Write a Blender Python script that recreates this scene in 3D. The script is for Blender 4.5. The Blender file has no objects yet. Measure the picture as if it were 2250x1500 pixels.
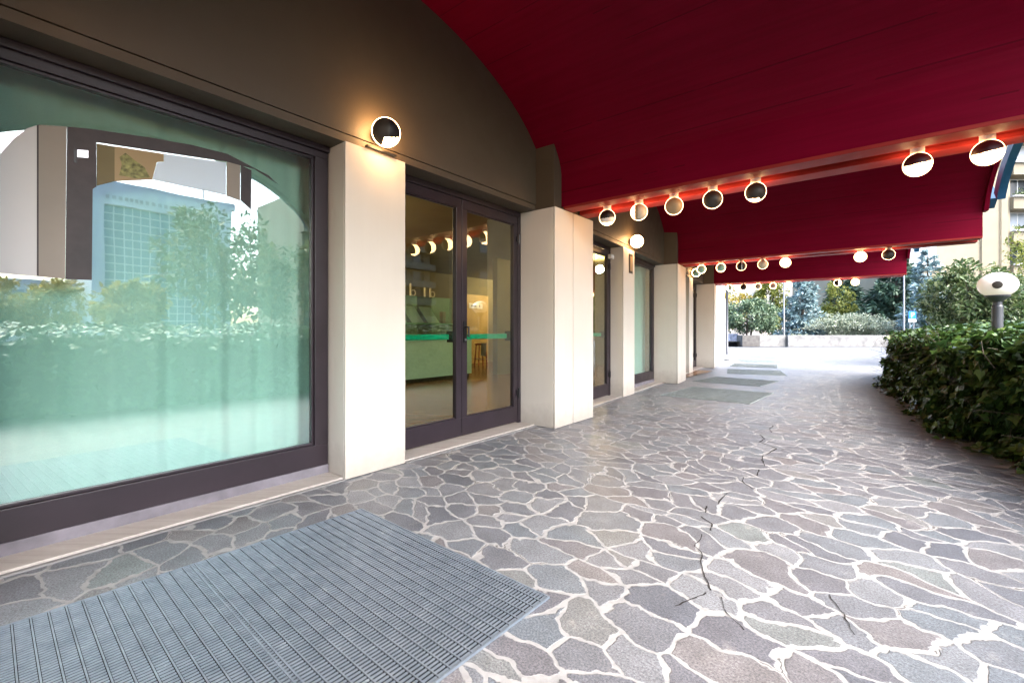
import bpy, math, random
import numpy as np
from mathutils import Vector, Matrix

random.seed(7); rng = np.random.default_rng(11)
scene = bpy.context.scene
COL = scene.collection
R = math.radians

# ------------------------------------------------------------------ helpers
def tag(o, label=None, cat=None, group=None, kind=None):
    if label: o['label'] = label
    if cat: o['category'] = cat
    if group: o['group'] = group
    if kind: o['kind'] = kind
    return o

def empty(name, loc=(0, 0, 0), label=None, cat=None, group=None, kind=None):
    o = bpy.data.objects.new(name, None); COL.objects.link(o)
    o.location = loc; o.empty_display_size = 0.1
    return tag(o, label, cat, group, kind)

class MB:
    def __init__(s): s.v = []; s.f = []; s.m = []; s.uv = []
    def add(s, vs, fs, mi=0, uvs=None):
        b = len(s.v); s.v += [tuple(p) for p in vs]
        for k, f in enumerate(fs):
            s.f.append(tuple(b + i for i in f)); s.m.append(mi)
            s.uv.append(uvs[k] if uvs else [(0, 0)] * len(f))
    def hexa(s, p, mi=0):      # p: 8 points, bottom 0-3 ccw, top 4-7
        s.add(p, [(3, 2, 1, 0), (4, 5, 6, 7), (0, 1, 5, 4), (1, 2, 6, 5), (2, 3, 7, 6), (3, 0, 4, 7)], mi)
    def box(s, x0, x1, y0, y1, z0, z1, mi=0):
        s.hexa([(x0, y0, z0), (x1, y0, z0), (x1, y1, z0), (x0, y1, z0), (x0, y0, z1), (x1, y0, z1), (x1, y1, z1), (x0, y1, z1)], mi)
    def fbox(s, fr, u0, u1, n0, n1, z0, z1, mi=0):   # box in a facade frame
        s.hexa([fr.p(u0, n1, z0), fr.p(u1, n1, z0), fr.p(u1, n0, z0), fr.p(u0, n0, z0)][::-1] +
               [fr.p(u0, n1, z1), fr.p(u1, n1, z1), fr.p(u1, n0, z1), fr.p(u0, n0, z1)][::-1], mi)
    def tube(s, pts, rad, n=8, mi=0, cap=True):
        pts = [Vector(p) for p in pts]
        if not hasattr(rad, '__len__'): rad = [rad] * len(pts)
        rings = []
        for i, p in enumerate(pts):
            d = (pts[min(i + 1, len(pts) - 1)] - pts[max(i - 1, 0)]).normalized()
            a = Vector((0, 0, 1)) if abs(d.z) < 0.9 else Vector((1, 0, 0))
            x = d.cross(a).normalized(); y = d.cross(x)
            rings.append([p + (x * math.cos(2 * math.pi * k / n) + y * math.sin(2 * math.pi * k / n)) * rad[i] for k in range(n)])
        vs = [q for r in rings for q in r]
        fs = [(i * n + k, i * n + (k + 1) % n, (i + 1) * n + (k + 1) % n, (i + 1) * n + k) for i in range(len(pts) - 1) for k in range(n)]
        if cap: fs += [tuple(range(n)), tuple(range((len(pts) - 1) * n, len(pts) * n))[::-1]]
        s.add(vs, fs, mi)
    def lathe(s, prof, c=(0, 0, 0), n=24, mi=0):     # prof: (r, z)
        vs = [(c[0] + r * math.cos(2 * math.pi * k / n), c[1] + r * math.sin(2 * math.pi * k / n), c[2] + z) for r, z in prof for k in range(n)]
        fs = [(i * n + k, i * n + (k + 1) % n, (i + 1) * n + (k + 1) % n, (i + 1) * n + k) for i in range(len(prof) - 1) for k in range(n)]
        s.add(vs, fs, mi)
    def build(s, name, mats, parent=None, smooth=False, bevel=0, loc=None):
        me = bpy.data.meshes.new(name); me.from_pydata(s.v, [], s.f)
        mats = mats if isinstance(mats, (list, tuple)) else [mats]
        for m in mats: me.materials.append(m)
        me.polygons.foreach_set('material_index', s.m)
        if any(any(q != (0, 0) for q in u) for u in s.uv):
            l = me.uv_layers.new(name='UVMap')
            l.data.foreach_set('uv', [c for u in s.uv for q in u for c in q])
        if smooth: me.polygons.foreach_set('use_smooth', [True] * len(me.polygons))
        me.update()
        o = bpy.data.objects.new(name, me); COL.objects.link(o)
        if parent: o.parent = parent; o.matrix_parent_inverse = Matrix.Translation(-parent.location)
        if bevel:
            b = o.modifiers.new('bevel', 'BEVEL'); b.width = bevel; b.segments = 2; b.limit_method = 'ANGLE'
        return o

class Frame:                      # facade frame: u along the wall, n outward, z up
    def __init__(s, o, h):
        s.o = Vector((o[0], o[1], 0)); h = R(h)
        s.t = Vector((math.sin(h), math.cos(h), 0)); s.nn = Vector((math.cos(h), -math.sin(h), 0))
    def p(s, u, n, z): return s.o + s.t * u + s.nn * n + Vector((0, 0, z))

# ------------------------------------------------------------------ materials
class NT:
    def __init__(s, name):
        s.m = bpy.data.materials.new(name); s.m.use_nodes = True
        s.t = s.m.node_tree; s.t.nodes.clear()
        s.out = s.n('ShaderNodeOutputMaterial')
    def n(s, typ, **kw):
        nd = s.t.nodes.new(typ)
        for k, v in kw.items():
            if k in nd.inputs: 
                nd.inputs[k].default_value = v
            else: setattr(nd, k, v)
        return nd
    def l(s, a, b): s.t.links.new(a, b)
    def val(s, sock, v):
        if isinstance(v, (int, float)): sock.default_value = v
        elif isinstance(v, (tuple, list)): sock.default_value = v
        else: s.l(v, sock)
    def math(s, op, a, b=0.0, c=0.0, clamp=False):
        nd = s.n('ShaderNodeMath', operation=op, use_clamp=clamp)
        for i, q in enumerate((a, b, c)): s.val(nd.inputs[i], q)
        return nd.outputs[0]
    def ramp(s, fac, stops, interp='LINEAR'):
        nd = s.n('ShaderNodeValToRGB'); nd.color_ramp.interpolation = interp
        e = nd.color_ramp.elements
        while len(e) < len(stops): e.new(0.5)
        for i, (p, c) in enumerate(stops):
            e[i].position = p; e[i].color = (*c, 1) if len(c) == 3 else c
        s.l(fac, nd.inputs[0]); return nd.outputs[0]
    def mix(s, fac, a, b, blend='MIX'):
        nd = s.n('ShaderNodeMix', data_type='RGBA', blend_type=blend)
        s.val(nd.inputs[0], fac)
        for i, q in ((6, a), (7, b)):
            s.val(nd.inputs[i], (*q, 1) if isinstance(q, tuple) and len(q) == 3 else q)
        return nd.outputs[2]
    def noise(s, vec, scale, detail=4, rough=0.55, dist=0.0):
        nd = s.n('ShaderNodeTexNoise'); nd.inputs['Scale'].default_value = scale
        nd.inputs['Detail'].default_value = detail; nd.inputs['Roughness'].default_value = rough
        nd.inputs['Distortion'].default_value = dist
        if vec is not None: s.l(vec, nd.inputs['Vector'])
        return nd.outputs[0]
    def coord(s, which='Object', scale=(1, 1, 1), rot=(0, 0, 0)):
        tc = s.n('ShaderNodeTexCoord'); mp = s.n('ShaderNodeMapping')
        mp.inputs['Scale'].default_value = scale; mp.inputs['Rotation'].default_value = rot
        s.l(tc.outputs[which], mp.inputs['Vector']); return mp.outputs[0]
    def bump(s, h, strength=0.3, dist=0.01):
        b = s.n('ShaderNodeBump'); b.inputs['Strength'].default_value = strength; b.inputs['Distance'].default_value = dist
        s.l(h, b.inputs['Height']); return b.outputs[0]
    def principled(s, color, rough=0.5, normal=None, metal=0.0, spec=0.5, **kw):
        p = s.n('ShaderNodeBsdfPrincipled')
        s.val(p.inputs['Base Color'], (*color, 1) if isinstance(color, tuple) and len(color) == 3 else color)
        s.val(p.inputs['Roughness'], rough); p.inputs['Metallic'].default_value = metal
        p.inputs['Specular IOR Level'].default_value = spec
        for k, v in kw.items(): s.val(p.inputs[k.replace('_', ' ')], v)
        if normal is not None: s.l(normal, p.inputs['Normal'])
        s.l(p.outputs[0], s.out.inputs[0]); return p

def mat_paint(name, c, rough=0.5, var=0.08, nscale=3.0, bump=0.05, fine=120, metal=0.0, streak=False, spec=0.5):
    t = NT(name); co = t.coord('Object')
    if streak: co2 = t.coord('Object', (9, 9, 0.5))
    else: co2 = co
    f = t.noise(co2, nscale, 5)
    lo = tuple(max(0, q * (1 - var * 2)) for q in c); hi = tuple(min(1, q * (1 + var * 1.2)) for q in c)
    col = t.ramp(f, [(0.3, lo), (0.7, hi)])
    g = t.noise(co, fine, 3)
    rr = t.math('ADD', t.math('MULTIPLY', t.noise(co, 6, 4), 0.25), rough - 0.12)
    t.principled(col, rr, t.bump(g, bump, 0.004), metal, spec)
    return t.m

def mat_emit(name, c, strength):
    t = NT(name); e = t.n('ShaderNodeEmission'); e.inputs[0].default_value = (*c, 1); e.inputs[1].default_value = strength
    t.l(e.outputs[0], t.out.inputs[0]); return t.m

M = {}
def mat_cream():
    t = NT('cream_cladding'); co = t.coord('Object')
    f = t.noise(co, 1.2, 5); st = t.noise(t.coord('Object', (14, 14, .8)), 1.5, 5, .65)
    col = t.ramp(t.math('ADD', t.math('MULTIPLY', f, .8), t.math('MULTIPLY', st, .2)), [(0.3, (0.655, 0.615, 0.535)), (0.7, (0.72, 0.685, 0.605))])
    ge = t.n('ShaderNodeNewGeometry'); sp = t.n('ShaderNodeSeparateXYZ'); t.l(ge.outputs['Position'], sp.inputs[0])
    mr = t.n('ShaderNodeMapRange'); t.l(t.math('ADD', sp.outputs[2], t.math('MULTIPLY', t.noise(co, 9, 6, .7), -.30)), mr.inputs[0])
    mr.inputs[1].default_value = -.12; mr.inputs[2].default_value = .14; mr.inputs[3].default_value = .55; mr.inputs[4].default_value = 0
    col = t.mix(mr.outputs[0], col, (0.34, 0.30, 0.25))
    sc = t.math('GREATER_THAN', t.noise(t.coord('Object', (3, 3, 22)), 2.2, 6, .8), .70)
    col = t.mix(t.math('MULTIPLY', sc, .18), col, (0.45, 0.42, 0.36))
    t.principled(col, .42, t.bump(t.noise(co, 160, 3), .04, .003)); return t.m
M['cream'] = mat_cream()
M['dark_gap'] = mat_paint('joint_dark', (0.03, 0.027, 0.025), 0.8, 0.1)
M['brown'] = mat_paint('brown_wall_paint', (0.078, 0.060, 0.039), 0.55, 0.05, 1.6, 0.25, 160)
M['frame'] = mat_paint('aubergine_metal', (0.023, 0.0155, 0.021), 0.36, 0.12, 5, 0.05, 150)
M['plinth'] = mat_paint('plinth_grey', (0.19, 0.18, 0.205), 0.5, 0.15, 8, 0.05)
M['black'] = mat_paint('black_plastic', (0.012, 0.012, 0.013), 0.35, 0.1)
M['pitblack'] = mat_paint('pit_black', (0.004, 0.004, 0.004), 0.95, 0.1, spec=.05)
M['laurel_print'] = mat_paint('green_plant_print', (0.24, 0.25, 0.09), .6, .35, 40)
M['chrome'] = mat_paint('brushed_steel', (0.62, 0.62, 0.63), 0.28, 0.05, metal=1.0)
M['greenbar'] = mat_paint('emerald_plastic', (0.0, 0.36, 0.19), 0.3, 0.05)
M['mintdesk'] = mat_paint('mint_laminate', (0.42, 0.66, 0.55), 0.35, 0.04)
M['olive'] = mat_paint('olive_plaster', (0.16, 0.14, 0.07), 0.7, 0.08)
M['ochre'] = mat_paint('ochre_door', (0.50, 0.36, 0.15), 0.5, 0.06)
M['white'] = mat_paint('white_paint', (0.78, 0.78, 0.76), 0.45, 0.03)
M['redwood'] = mat_paint('red_lacquer', (0.30, 0.05, 0.03), 0.35, 0.1)
M['fabric'] = mat_paint('grey_cloth', (0.20, 0.21, 0.24), 0.9, 0.1)
M['concrete'] = mat_paint('wall_concrete', (0.22, 0.22, 0.215), 0.8, 0.22, 2.2, 0.4, 60)
M['darkblock'] = mat_paint('dark_block', (0.10, 0.095, 0.09), 0.8, 0.2, 4, 0.4, 60)
M['stonewall'] = mat_paint('pale_stone', (0.50, 0.50, 0.49), 0.6, 0.06, 2.5, 0.1, 80)
M['pole'] = mat_paint('grey_steel_pole', (0.30, 0.31, 0.32), 0.45, 0.08)
M['darkpole'] = mat_paint('dark_steel_pole', (0.055, 0.06, 0.07), 0.4, 0.1)
M['blue'] = mat_paint('blue_fascia', (0.008, 0.075, 0.17), 0.45, 0.08)
M['signblue'] = mat_paint('sign_blue', (0.01, 0.17, 0.50), 0.4, 0.03)
M['cream_bld'] = mat_paint('apartment_render', (0.25, 0.215, 0.15), 0.8, 0.06, 0.6, 0.2, 30)
M['grey_bld'] = mat_paint('grey_render', (0.42, 0.40, 0.39), 0.8, 0.06, 0.4, 0.2, 30)
M['white_bld'] = mat_paint('white_render', (0.78, 0.79, 0.79), 0.8, 0.05, 0.4, 0.2, 30)
M['ochre_bld'] = mat_paint('ochre_render', (0.36, 0.285, 0.165), 0.8, 0.06, 0.4, 0.2, 30)
M['bark'] = mat_paint('bark', (0.085, 0.065, 0.05), 0.9, 0.3, 12, 0.6, 40)
M['soil'] = mat_paint('soil_litter', (0.028, 0.026, 0.016), 0.95, 0.4, 9, 0.5, 40)
M['carpaint'] = mat_paint('white_car_paint', (0.75, 0.76, 0.77), 0.2, 0.01)
M['tyre'] = mat_paint('tyre_rubber', (0.02, 0.02, 0.02), 0.8, 0.1)
M['taupe'] = mat_paint('taupe_print', (0.27, 0.25, 0.215), 0.6, 0.05)
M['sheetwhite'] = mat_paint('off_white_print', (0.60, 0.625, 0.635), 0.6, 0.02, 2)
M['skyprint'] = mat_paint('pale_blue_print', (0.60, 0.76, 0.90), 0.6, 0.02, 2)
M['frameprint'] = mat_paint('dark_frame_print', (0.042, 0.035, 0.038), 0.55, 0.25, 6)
M['stain'] = mat_paint('crack_dark', (0.02, 0.018, 0.017), 0.95, 0.2)
M['glassgrid'] = mat_paint('curtain_wall_glass', (0.14, 0.27, 0.33), 0.12, 0.15, 1.5, 0.0)
M['windowdark'] = mat_paint('far_window_glass', (0.05, 0.06, 0.07), 0.1, 0.2, 0.8, 0.0)
M['blindglass'] = mat_paint('far_window_blind', (0.36, 0.40, 0.44), 0.3, 0.06, 1, 0.0)

def mat_red():
    t = NT('crimson_vault_paint')
    uv = t.coord('UV', (1, 1, 1))
    streak = t.noise(t.coord('UV', (9, 0.35, 1)), 2.2, 5, 0.6)
    blot = t.noise(uv, 0.9, 4, 0.6)
    col = t.ramp(t.math('ADD', t.math('MULTIPLY', streak, 0.6), t.math('MULTIPLY', blot, 0.4)),
                 [(0.32, (0.120, 0.001, 0.011)), (0.68, (0.168, 0.002, 0.018))])
    sep = t.n('ShaderNodeSeparateXYZ'); t.l(uv, sep.inputs[0])
    fr = t.math('FRACT', t.math('MULTIPLY', sep.outputs[0], 3.1))
    line = t.math('LESS_THAN', t.math('ABSOLUTE', t.math('SUBTRACT', fr, 0.5)), 0.018)
    brk = t.math('GREATER_THAN', t.noise(t.coord('UV', (3.1, 0.7, 1)), 1.0, 4), 0.50)
    lm = t.math('MULTIPLY', line, brk)
    col = t.mix(t.math('MULTIPLY', lm, 0.55), col, (0.05, 0.0015, 0.006))
    h = t.math('SUBTRACT', t.math('MULTIPLY', streak, 0.5), lm)
    h2 = t.math('ADD', h, t.math('MULTIPLY', t.noise(uv, 60, 4), 0.12))
    t.principled(col, 0.48, t.bump(h2, 0.35, 0.006), spec=0.05)
    return t.m
M['red'] = mat_red()
M['redbeam'] = mat_paint('red_beam_paint', (0.26, 0.022, 0.018), 0.5, 0.1, 2, .1, 80, spec=.15)  # red pushed towards orange, painting the lamps' glow into the beams

def mat_paving():
    t = NT('crazy_paving')
    base = t.coord('Object', (1, 1, 1), (0, 0, R(52)))
    nd = t.n('ShaderNodeTexNoise'); nd.inputs['Scale'].default_value = 2.2; nd.inputs['Detail'].default_value = 3
    t.l(base, nd.inputs['Vector'])
    sub = t.n('ShaderNodeVectorMath', operation='SUBTRACT'); t.l(nd.outputs['Color'], sub.inputs[0]); sub.inputs[1].default_value = (.5, .5, .5)
    sc = t.n('ShaderNodeVectorMath', operation='SCALE'); t.l(sub.outputs[0], sc.inputs[0]); sc.inputs['Scale'].default_value = 0.34
    nd2 = t.n('ShaderNodeTexNoise'); nd2.inputs['Scale'].default_value = 26; nd2.inputs['Detail'].default_value = 3
    t.l(base, nd2.inputs['Vector'])
    sub2 = t.n('ShaderNodeVectorMath', operation='SUBTRACT'); t.l(nd2.outputs['Color'], sub2.inputs[0]); sub2.inputs[1].default_value = (.5, .5, .5)
    sc2 = t.n('ShaderNodeVectorMath', operation='SCALE'); t.l(sub2.outputs[0], sc2.inputs[0]); sc2.inputs['Scale'].default_value = 0.036
    a1 = t.n('ShaderNodeVectorMath', operation='ADD'); t.l(base, a1.inputs[0]); t.l(sc.outputs[0], a1.inputs[1])
    a2 = t.n('ShaderNodeVectorMath', operation='ADD'); t.l(a1.outputs[0], a2.inputs[0]); t.l(sc2.outputs[0], a2.inputs[1])
    mp = t.n('ShaderNodeMapping'); mp.inputs['Scale'].default_value = (4.4, 6.4, 1); t.l(a2.outputs[0], mp.inputs['Vector'])
    vor = t.n('ShaderNodeTexVoronoi', voronoi_dimensions='2D', feature='DISTANCE_TO_EDGE'); vor.inputs['Scale'].default_value = 1; vor.inputs['Randomness'].default_value = 1
    vc = t.n('ShaderNodeTexVoronoi', voronoi_dimensions='2D', feature='F1'); vc.inputs['Scale'].default_value = 1; vc.inputs['Randomness'].default_value = 1
    t.l(mp.outputs[0], vor.inputs['Vector']); t.l(mp.outputs[0], vc.inputs['Vector'])
    d = vor.outputs['Distance']
    wv = t.math('MULTIPLY_ADD', t.noise(base, 2.0, 4, 0.65), 0.13, -0.019)       # joint half width
    stone = t.n('ShaderNodeMapRange', interpolation_type='SMOOTHSTEP')
    t.l(d, stone.inputs[0]); t.l(wv, stone.inputs[1]); t.l(t.math('ADD', wv, 0.018), stone.inputs[2])
    sm = stone.outputs[0]
    sep = t.n('ShaderNodeSeparateColor'); t.l(vc.outputs['Color'], sep.inputs[0])
    scol = t.ramp(sep.outputs[0], [(0.0, (0.093, 0.104, 0.125)), (0.25, (0.134, 0.143, 0.161)), (0.45, (0.121, 0.143, 0.165)), (0.62, (0.172, 0.184, 0.202)), (0.80, (0.112, 0.117, 0.135)), (0.92, (0.159, 0.155, 0.161)), (1.0, (0.142, 0.167, 0.173))])
    speck = t.noise(base, 120, 6, 0.85)
    scol = t.mix(0.95, scol, t.ramp(speck, [(0.36, (0.10, 0.10, 0.11)), (0.5, (0.5, 0.5, 0.5)), (0.64, (0.92, 0.92, 0.91))]), 'OVERLAY')
    blot = t.noise(base, 7, 5, 0.65)
    scol = t.mix(0.6, scol, t.ramp(blot, [(0.3, (0.33, 0.33, 0.33)), (0.7, (0.66, 0.66, 0.66))]), 'OVERLAY')
    mcol = t.ramp(t.noise(base, 14, 6, 0.7), [(0.25, (0.20, 0.206, 0.21)), (0.5, (0.30, 0.306, 0.308)), (0.8, (0.36, 0.365, 0.366))])
    # tooled line in the middle of some joints
    tool = t.math('MULTIPLY', t.math('LESS_THAN', d, 0.011), t.math('GREATER_THAN', t.noise(base, 2.4, 3), 0.60))
    mcol = t.mix(t.math('MULTIPLY', tool, 0.8), mcol, (0.05, 0.047, 0.045))
    # pale mortar smears on stones
    smear = t.n('ShaderNodeMapRange'); t.l(t.noise(base, 5.5, 7, 0.75), smear.inputs[0]); smear.inputs[1].default_value = 0.60; smear.inputs[2].default_value = 0.72
    smear.inputs[4].default_value = 0.45
    scol = t.mix(smear.outputs[0], scol, (0.40, 0.39, 0.365))
    col = t.mix(sm, mcol, scol)
    h = t.math('ADD', t.math('MULTIPLY', sm, 0.55), t.math('ADD', t.math('MULTIPLY', speck, 0.20), t.math('MULTIPLY', blot, 0.35)))
    h = t.math('SUBTRACT', h, t.math('MULTIPLY', tool, 0.5))
    rough = t.math('SUBTRACT', 0.66, t.math('MULTIPLY', sm, 0.24))
    t.principled(col, rough, t.bump(h, 0.6, 0.012), spec=0.5)
    return t.m
M['paving'] = mat_paving()

def mat_asphalt():
    t = NT('asphalt'); co = t.coord('Object')
    col = t.ramp(t.noise(co, 1.2, 6, 0.7), [(0.3, (0.055, 0.055, 0.056)), (0.7, (0.09, 0.088, 0.085))])
    t.principled(col, 0.85, t.bump(t.noise(co, 90, 3), 0.4, 0.01)); return t.m
M['asphalt'] = mat_asphalt()

def mat_travertine():
    t = NT('travertine_sill'); co = t.coord('Object', (1, 1, 1), (0, 0, R(52)))
    a = t.noise(t.coord('Object', (1.2, 26, 8), (0, 0, R(-52))), 1.0, 6, 0.65, 0.3)
    col = t.ramp(t.math('ADD', t.math('MULTIPLY', a, 0.7), t.math('MULTIPLY', t.noise(co, 5, 5, .7), 0.3)),
                 [(0.28, (0.30, 0.265, 0.235)), (0.5, (0.42, 0.39, 0.355)), (0.72, (0.50, 0.475, 0.44))])
    t.principled(col, 0.45, t.bump(a, 0.12, 0.004)); return t.m
M['travertine'] = mat_travertine()

def mat_galv():
    t = NT('galvanised_steel'); co = t.coord('Object')
    f = t.noise(co, 11, 7, 0.8)
    col = t.ramp(f, [(0.30, (0.17, 0.215, 0.265)), (0.62, (0.27, 0.325, 0.385)), (0.76, (0.56, 0.61, 0.66))])
    rr = t.ramp(t.noise(co, 30, 4), [(0.3, (0.36,) * 3), (0.7, (0.6,) * 3)])
    t.principled(col, rr, metal=0.55); return t.m
M['galv'] = mat_galv()
M['galvpale'] = mat_paint('worn_pale_steel', (0.30, 0.35, 0.355), 0.5, .12, 8, .05, 60, metal=.3)  # paler steel colour for the far grates

def mat_curtain():
    t = NT('mint_curtain_cloth'); co = t.coord('Object')
    f = t.noise(t.coord('Object', (1, 1, 0.15)), 2.5, 3)
    col = t.ramp(f, [(0.3, (0.50, 0.77, 0.67)), (0.7, (0.57, 0.82, 0.73))])
    t.principled(col, 0.85, t.bump(t.noise(co, 400, 2), 0.1, 0.002), spec=0.2); return t.m
M['curtain'] = mat_curtain()

def mat_glass(name, f0, tint=(1, 1, 1), wob=0.0):
    t = NT(name)
    lw = t.n('ShaderNodeLayerWeight'); lw.inputs[0].default_value = 0.5
    p5 = t.math('POWER', lw.outputs['Facing'], 4.0)
    fac = t.math('ADD', t.math('MULTIPLY', p5, 0.85), f0, clamp=True)
    tr = t.n('ShaderNodeBsdfTransparent'); tr.inputs[0].default_value = (*tint, 1)
    gl = t.n('ShaderNodeBsdfGlossy'); gl.inputs['Roughness'].default_value = 0.0
    gl.inputs[0].default_value = (0.95, 1, 1, 1)
    if wob: t.l(t.bump(t.noise(t.coord('Object', (1, 1, .6)), 1.4, 2), wob, 0.02), gl.inputs['Normal'])
    mx = t.n('ShaderNodeMixShader'); t.l(fac, mx.inputs[0]); t.l(tr.outputs[0], mx.inputs[1]); t.l(gl.outputs[0], mx.inputs[2])
    t.l(mx.outputs[0], t.out.inputs[0]); return t.m
M['glass'] = mat_glass('window_glass', 0.15, (0.90, 0.97, 0.95), 0.07)
M['doorglass'] = mat_glass('door_glass', 0.08, (0.86, 0.90, 0.84), 0.01)
M['greenglass'] = mat_glass('green_screen_glass', 0.05, (0.72, 0.88, 0.78))

def mat_parquet():
    t = NT('parquet'); co = t.coord('Object', (1, 8, 1), (0, 0, R(40)))
    col = t.ramp(t.noise(co, 2.0, 5), [(0.3, (0.16, 0.075, 0.035)), (0.7, (0.28, 0.15, 0.075))])
    t.principled(col, 0.25); return t.m
M['parquet'] = mat_parquet()

def mat_leaf(name, stops, rough=0.45, trans=0.25, spec=0.5):
    t = NT(name)
    g = t.n('ShaderNodeNewGeometry')
    col = t.ramp(g.outputs['Random Per Island'], stops)
    p = t.principled(col, rough, spec=spec)
    tl = t.n('ShaderNodeBsdfTranslucent'); t.l(col, tl.inputs[0])
    mx = t.n('ShaderNodeMixShader'); mx.inputs[0].default_value = trans
    t.l(p.outputs[0], mx.inputs[1]); t.l(tl.outputs[0], mx.inputs[2]); t.l(mx.outputs[0], t.out.inputs[0])
    return t.m
M['ivy'] = mat_leaf('ivy_leaf', [(0, (0.021, 0.052, 0.014)), (0.55, (0.042, 0.091, 0.023)), (0.85, (0.083, 0.156, 0.029)), (1, (0.12, 0.17, 0.045))], 0.40, 0.15, 0.35)
M['holly'] = mat_leaf('holly_leaf', [(0, (0.053, 0.098, 0.056)), (0.6, (0.104, 0.169, 0.094)), (1, (0.244, 0.319, 0.188))], 0.34, 0.15)
M['laurel'] = mat_leaf('laurel_leaf', [(0, (0.037, 0.075, 0.025)), (0.6, (0.088, 0.138, 0.044)), (1, (0.225, 0.263, 0.125))], 0.36, 0.2)
M['spruce'] = mat_leaf('blue_spruce_needles', [(0, (0.131, 0.211, 0.229)), (0.6, (0.264, 0.369, 0.386)), (1, (0.456, 0.575, 0.575))], 0.6, 0.1)
M['cedar'] = mat_leaf('cedar_needles', [(0, (0.044, 0.090, 0.064)), (0.6, (0.090, 0.160, 0.110)), (1, (0.112, 0.163, 0.112))], 0.6, 0.1)
M['cotoneaster'] = mat_leaf('pale_arching_leaf', [(0, (0.146, 0.195, 0.122)), (0.6, (0.325, 0.374, 0.276)), (1, (0.425, 0.450, 0.375))], 0.5, 0.2)
M['yellow'] = mat_leaf('yellow_leaf', [(0, (0.22, 0.20, 0.03)), (0.6, (0.42, 0.33, 0.06)), (1, (0.55, 0.45, 0.14))], 0.5, 0.35)
M['lime'] = mat_leaf('yellow_green_leaf', [(0, (0.09, 0.12, 0.02)), (0.6, (0.19, 0.22, 0.04)), (1, (0.33, 0.33, 0.09))], 0.5, 0.35)
M['treegreen'] = mat_leaf('street_tree_leaf', [(0, (0.04, 0.07, 0.02)), (0.6, (0.09, 0.13, 0.04)), (1, (0.30, 0.27, 0.09))], 0.5, 0.3)

WARM = (1.0, 0.62, 0.30)
M['globe'] = mat_emit('opal_globe_lit', (1.0, 0.56, 0.25), 2.5)
M['wallglobe'] = mat_emit('opal_wall_globe_lit', (1.0, 0.54, 0.22), 5.5)
M['roomlamp'] = mat_emit('room_lamp_lit', (1.0, 0.70, 0.38), 65.0)
t = NT('lantern_opal'); t.principled((0.80, 0.77, 0.72), .25, Emission_Color=(1, .85, .72, 1), Emission_Strength=0.045); M['lantern'] = t.m
for k, c in dict(cap_black=(0.005, 0.0045, 0.005), cap_brown=(0.036, 0.029, 0.022), cap_red=(0.05, 0.002, 0.006), cap_tan=(0.42, 0.30, 0.16), cap_cream=(0.62, 0.56, 0.42), cap_teal=(0.30, 0.58, 0.50), cap_pink=(0.55, 0.42, 0.38), cap_grey=(0.40, 0.41, 0.36)).items():
    M[k] = mat_paint(k, c, 0.5, 0.05)

# ------------------------------------------------------------------ layout (metres; camera above the origin, +Y ahead)
hA = 38.3
P1 = Vector((-1.07, 3.58, 0))
fA = Frame(P1, hA)
V0 = fA.p(-2.55, 0, 0); V2 = fA.p(2.61, 0, 0); VZ = fA.p(-7.65, 0, 0)
V4 = Vector((3.43, 9.94, 0)); V6 = Vector((5.95, 13.97, 0)); VE = Vector((10.1, 21.5, 0))
def fr(a, b):
    d = b - a; return Frame(a, math.degrees(math.atan2(d.x, d.y)))
fB = fr(V2, V4); fC = fr(V4, V6); fD = fr(V6, VE); fZ = Frame(VZ, hA); fA0 = Frame(V0, hA)
LB = (V4 - V2).length; LC = (V6 - V4).length; LD = (VE - V6).length; LA = 5.16
PT = 2.50                      # pillar top / opening head

# ------------------------------------------------------------------ building
bld = empty('arcade_building', (V2.x, V2.y, 0), 'brown walled arcade building with cream pillars and dark framed glass doors', 'building')

def pillar(f, uc, w, n1, front_joint=False, n0=-0.30):
    m = MB(); g = 0.005
    m.fbox(f, uc - w / 2 + 0.012, uc + w / 2 - 0.012, n0, n1 - 0.012, 0, PT - 0.002, 1)
    cuts = [uc - w / 2, uc + w / 2]
    if front_joint: cuts = [uc - w / 2, uc - 0.05, uc + w / 2]
    for a, b in zip(cuts[:-1], cuts[1:]):
        aa = a if a == cuts[0] else a + g; bb = b if b == cuts[-1] else b - g
        m.fbox(f, aa, bb, n1 - 0.02, n1, 0.004, PT, 0)
    for s in (-1, 1):
        e = uc + s * w / 2
        m.fbox(f, min(e, e - s * 0.02), max(e, e - s * 0.02), n0, n1 - 0.02 - g, 0.004, PT - 0.001, 0)
    m.fbox(f, uc - w / 2 + 0.02, uc + w / 2 - 0.02, n0, n1 - 0.03, PT - 0.02, PT - 0.003, 0)
    return m.build('pillar', [M['cream'], M['dark_gap']], bld, bevel=0.003)

BWD = 0.89
pillar(fA0, 0.0, BWD, 0.27, True)            # P0
pillar(fZ, 0.0, BWD, 0.27, True)
pillar(fA, 0.0, 0.55, 0.015)                 # P1
pillar(fA, 2.61, BWD, 0.27, True)            # P2
pillar(fB, LB / 2, 0.55, 0.015)              # P3
pillar(fC, 0.0, 0.80, 0.27, True)            # P4
pillar(fC, LC / 2, 0.50, 0.015)              # P5
pillar(fD, 0.0, 0.74, 0.27, True)            # P6
pillar(fZ, 2.55, 0.55, 0.015)
def stub(f, u, w):
    m = MB(); m.fbox(f, u - w / 2 + 0.01, u + w / 2 - 0.01, -0.2, 0.25, PT + 0.001, 3.42); m.build('pier', M['brown'], bld, bevel=0.004)
stub(fA0, 0, BWD); stub(fA, 2.61, BWD); stub(fC, 0, 0.8); stub(fD, 0, 0.74)

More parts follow.
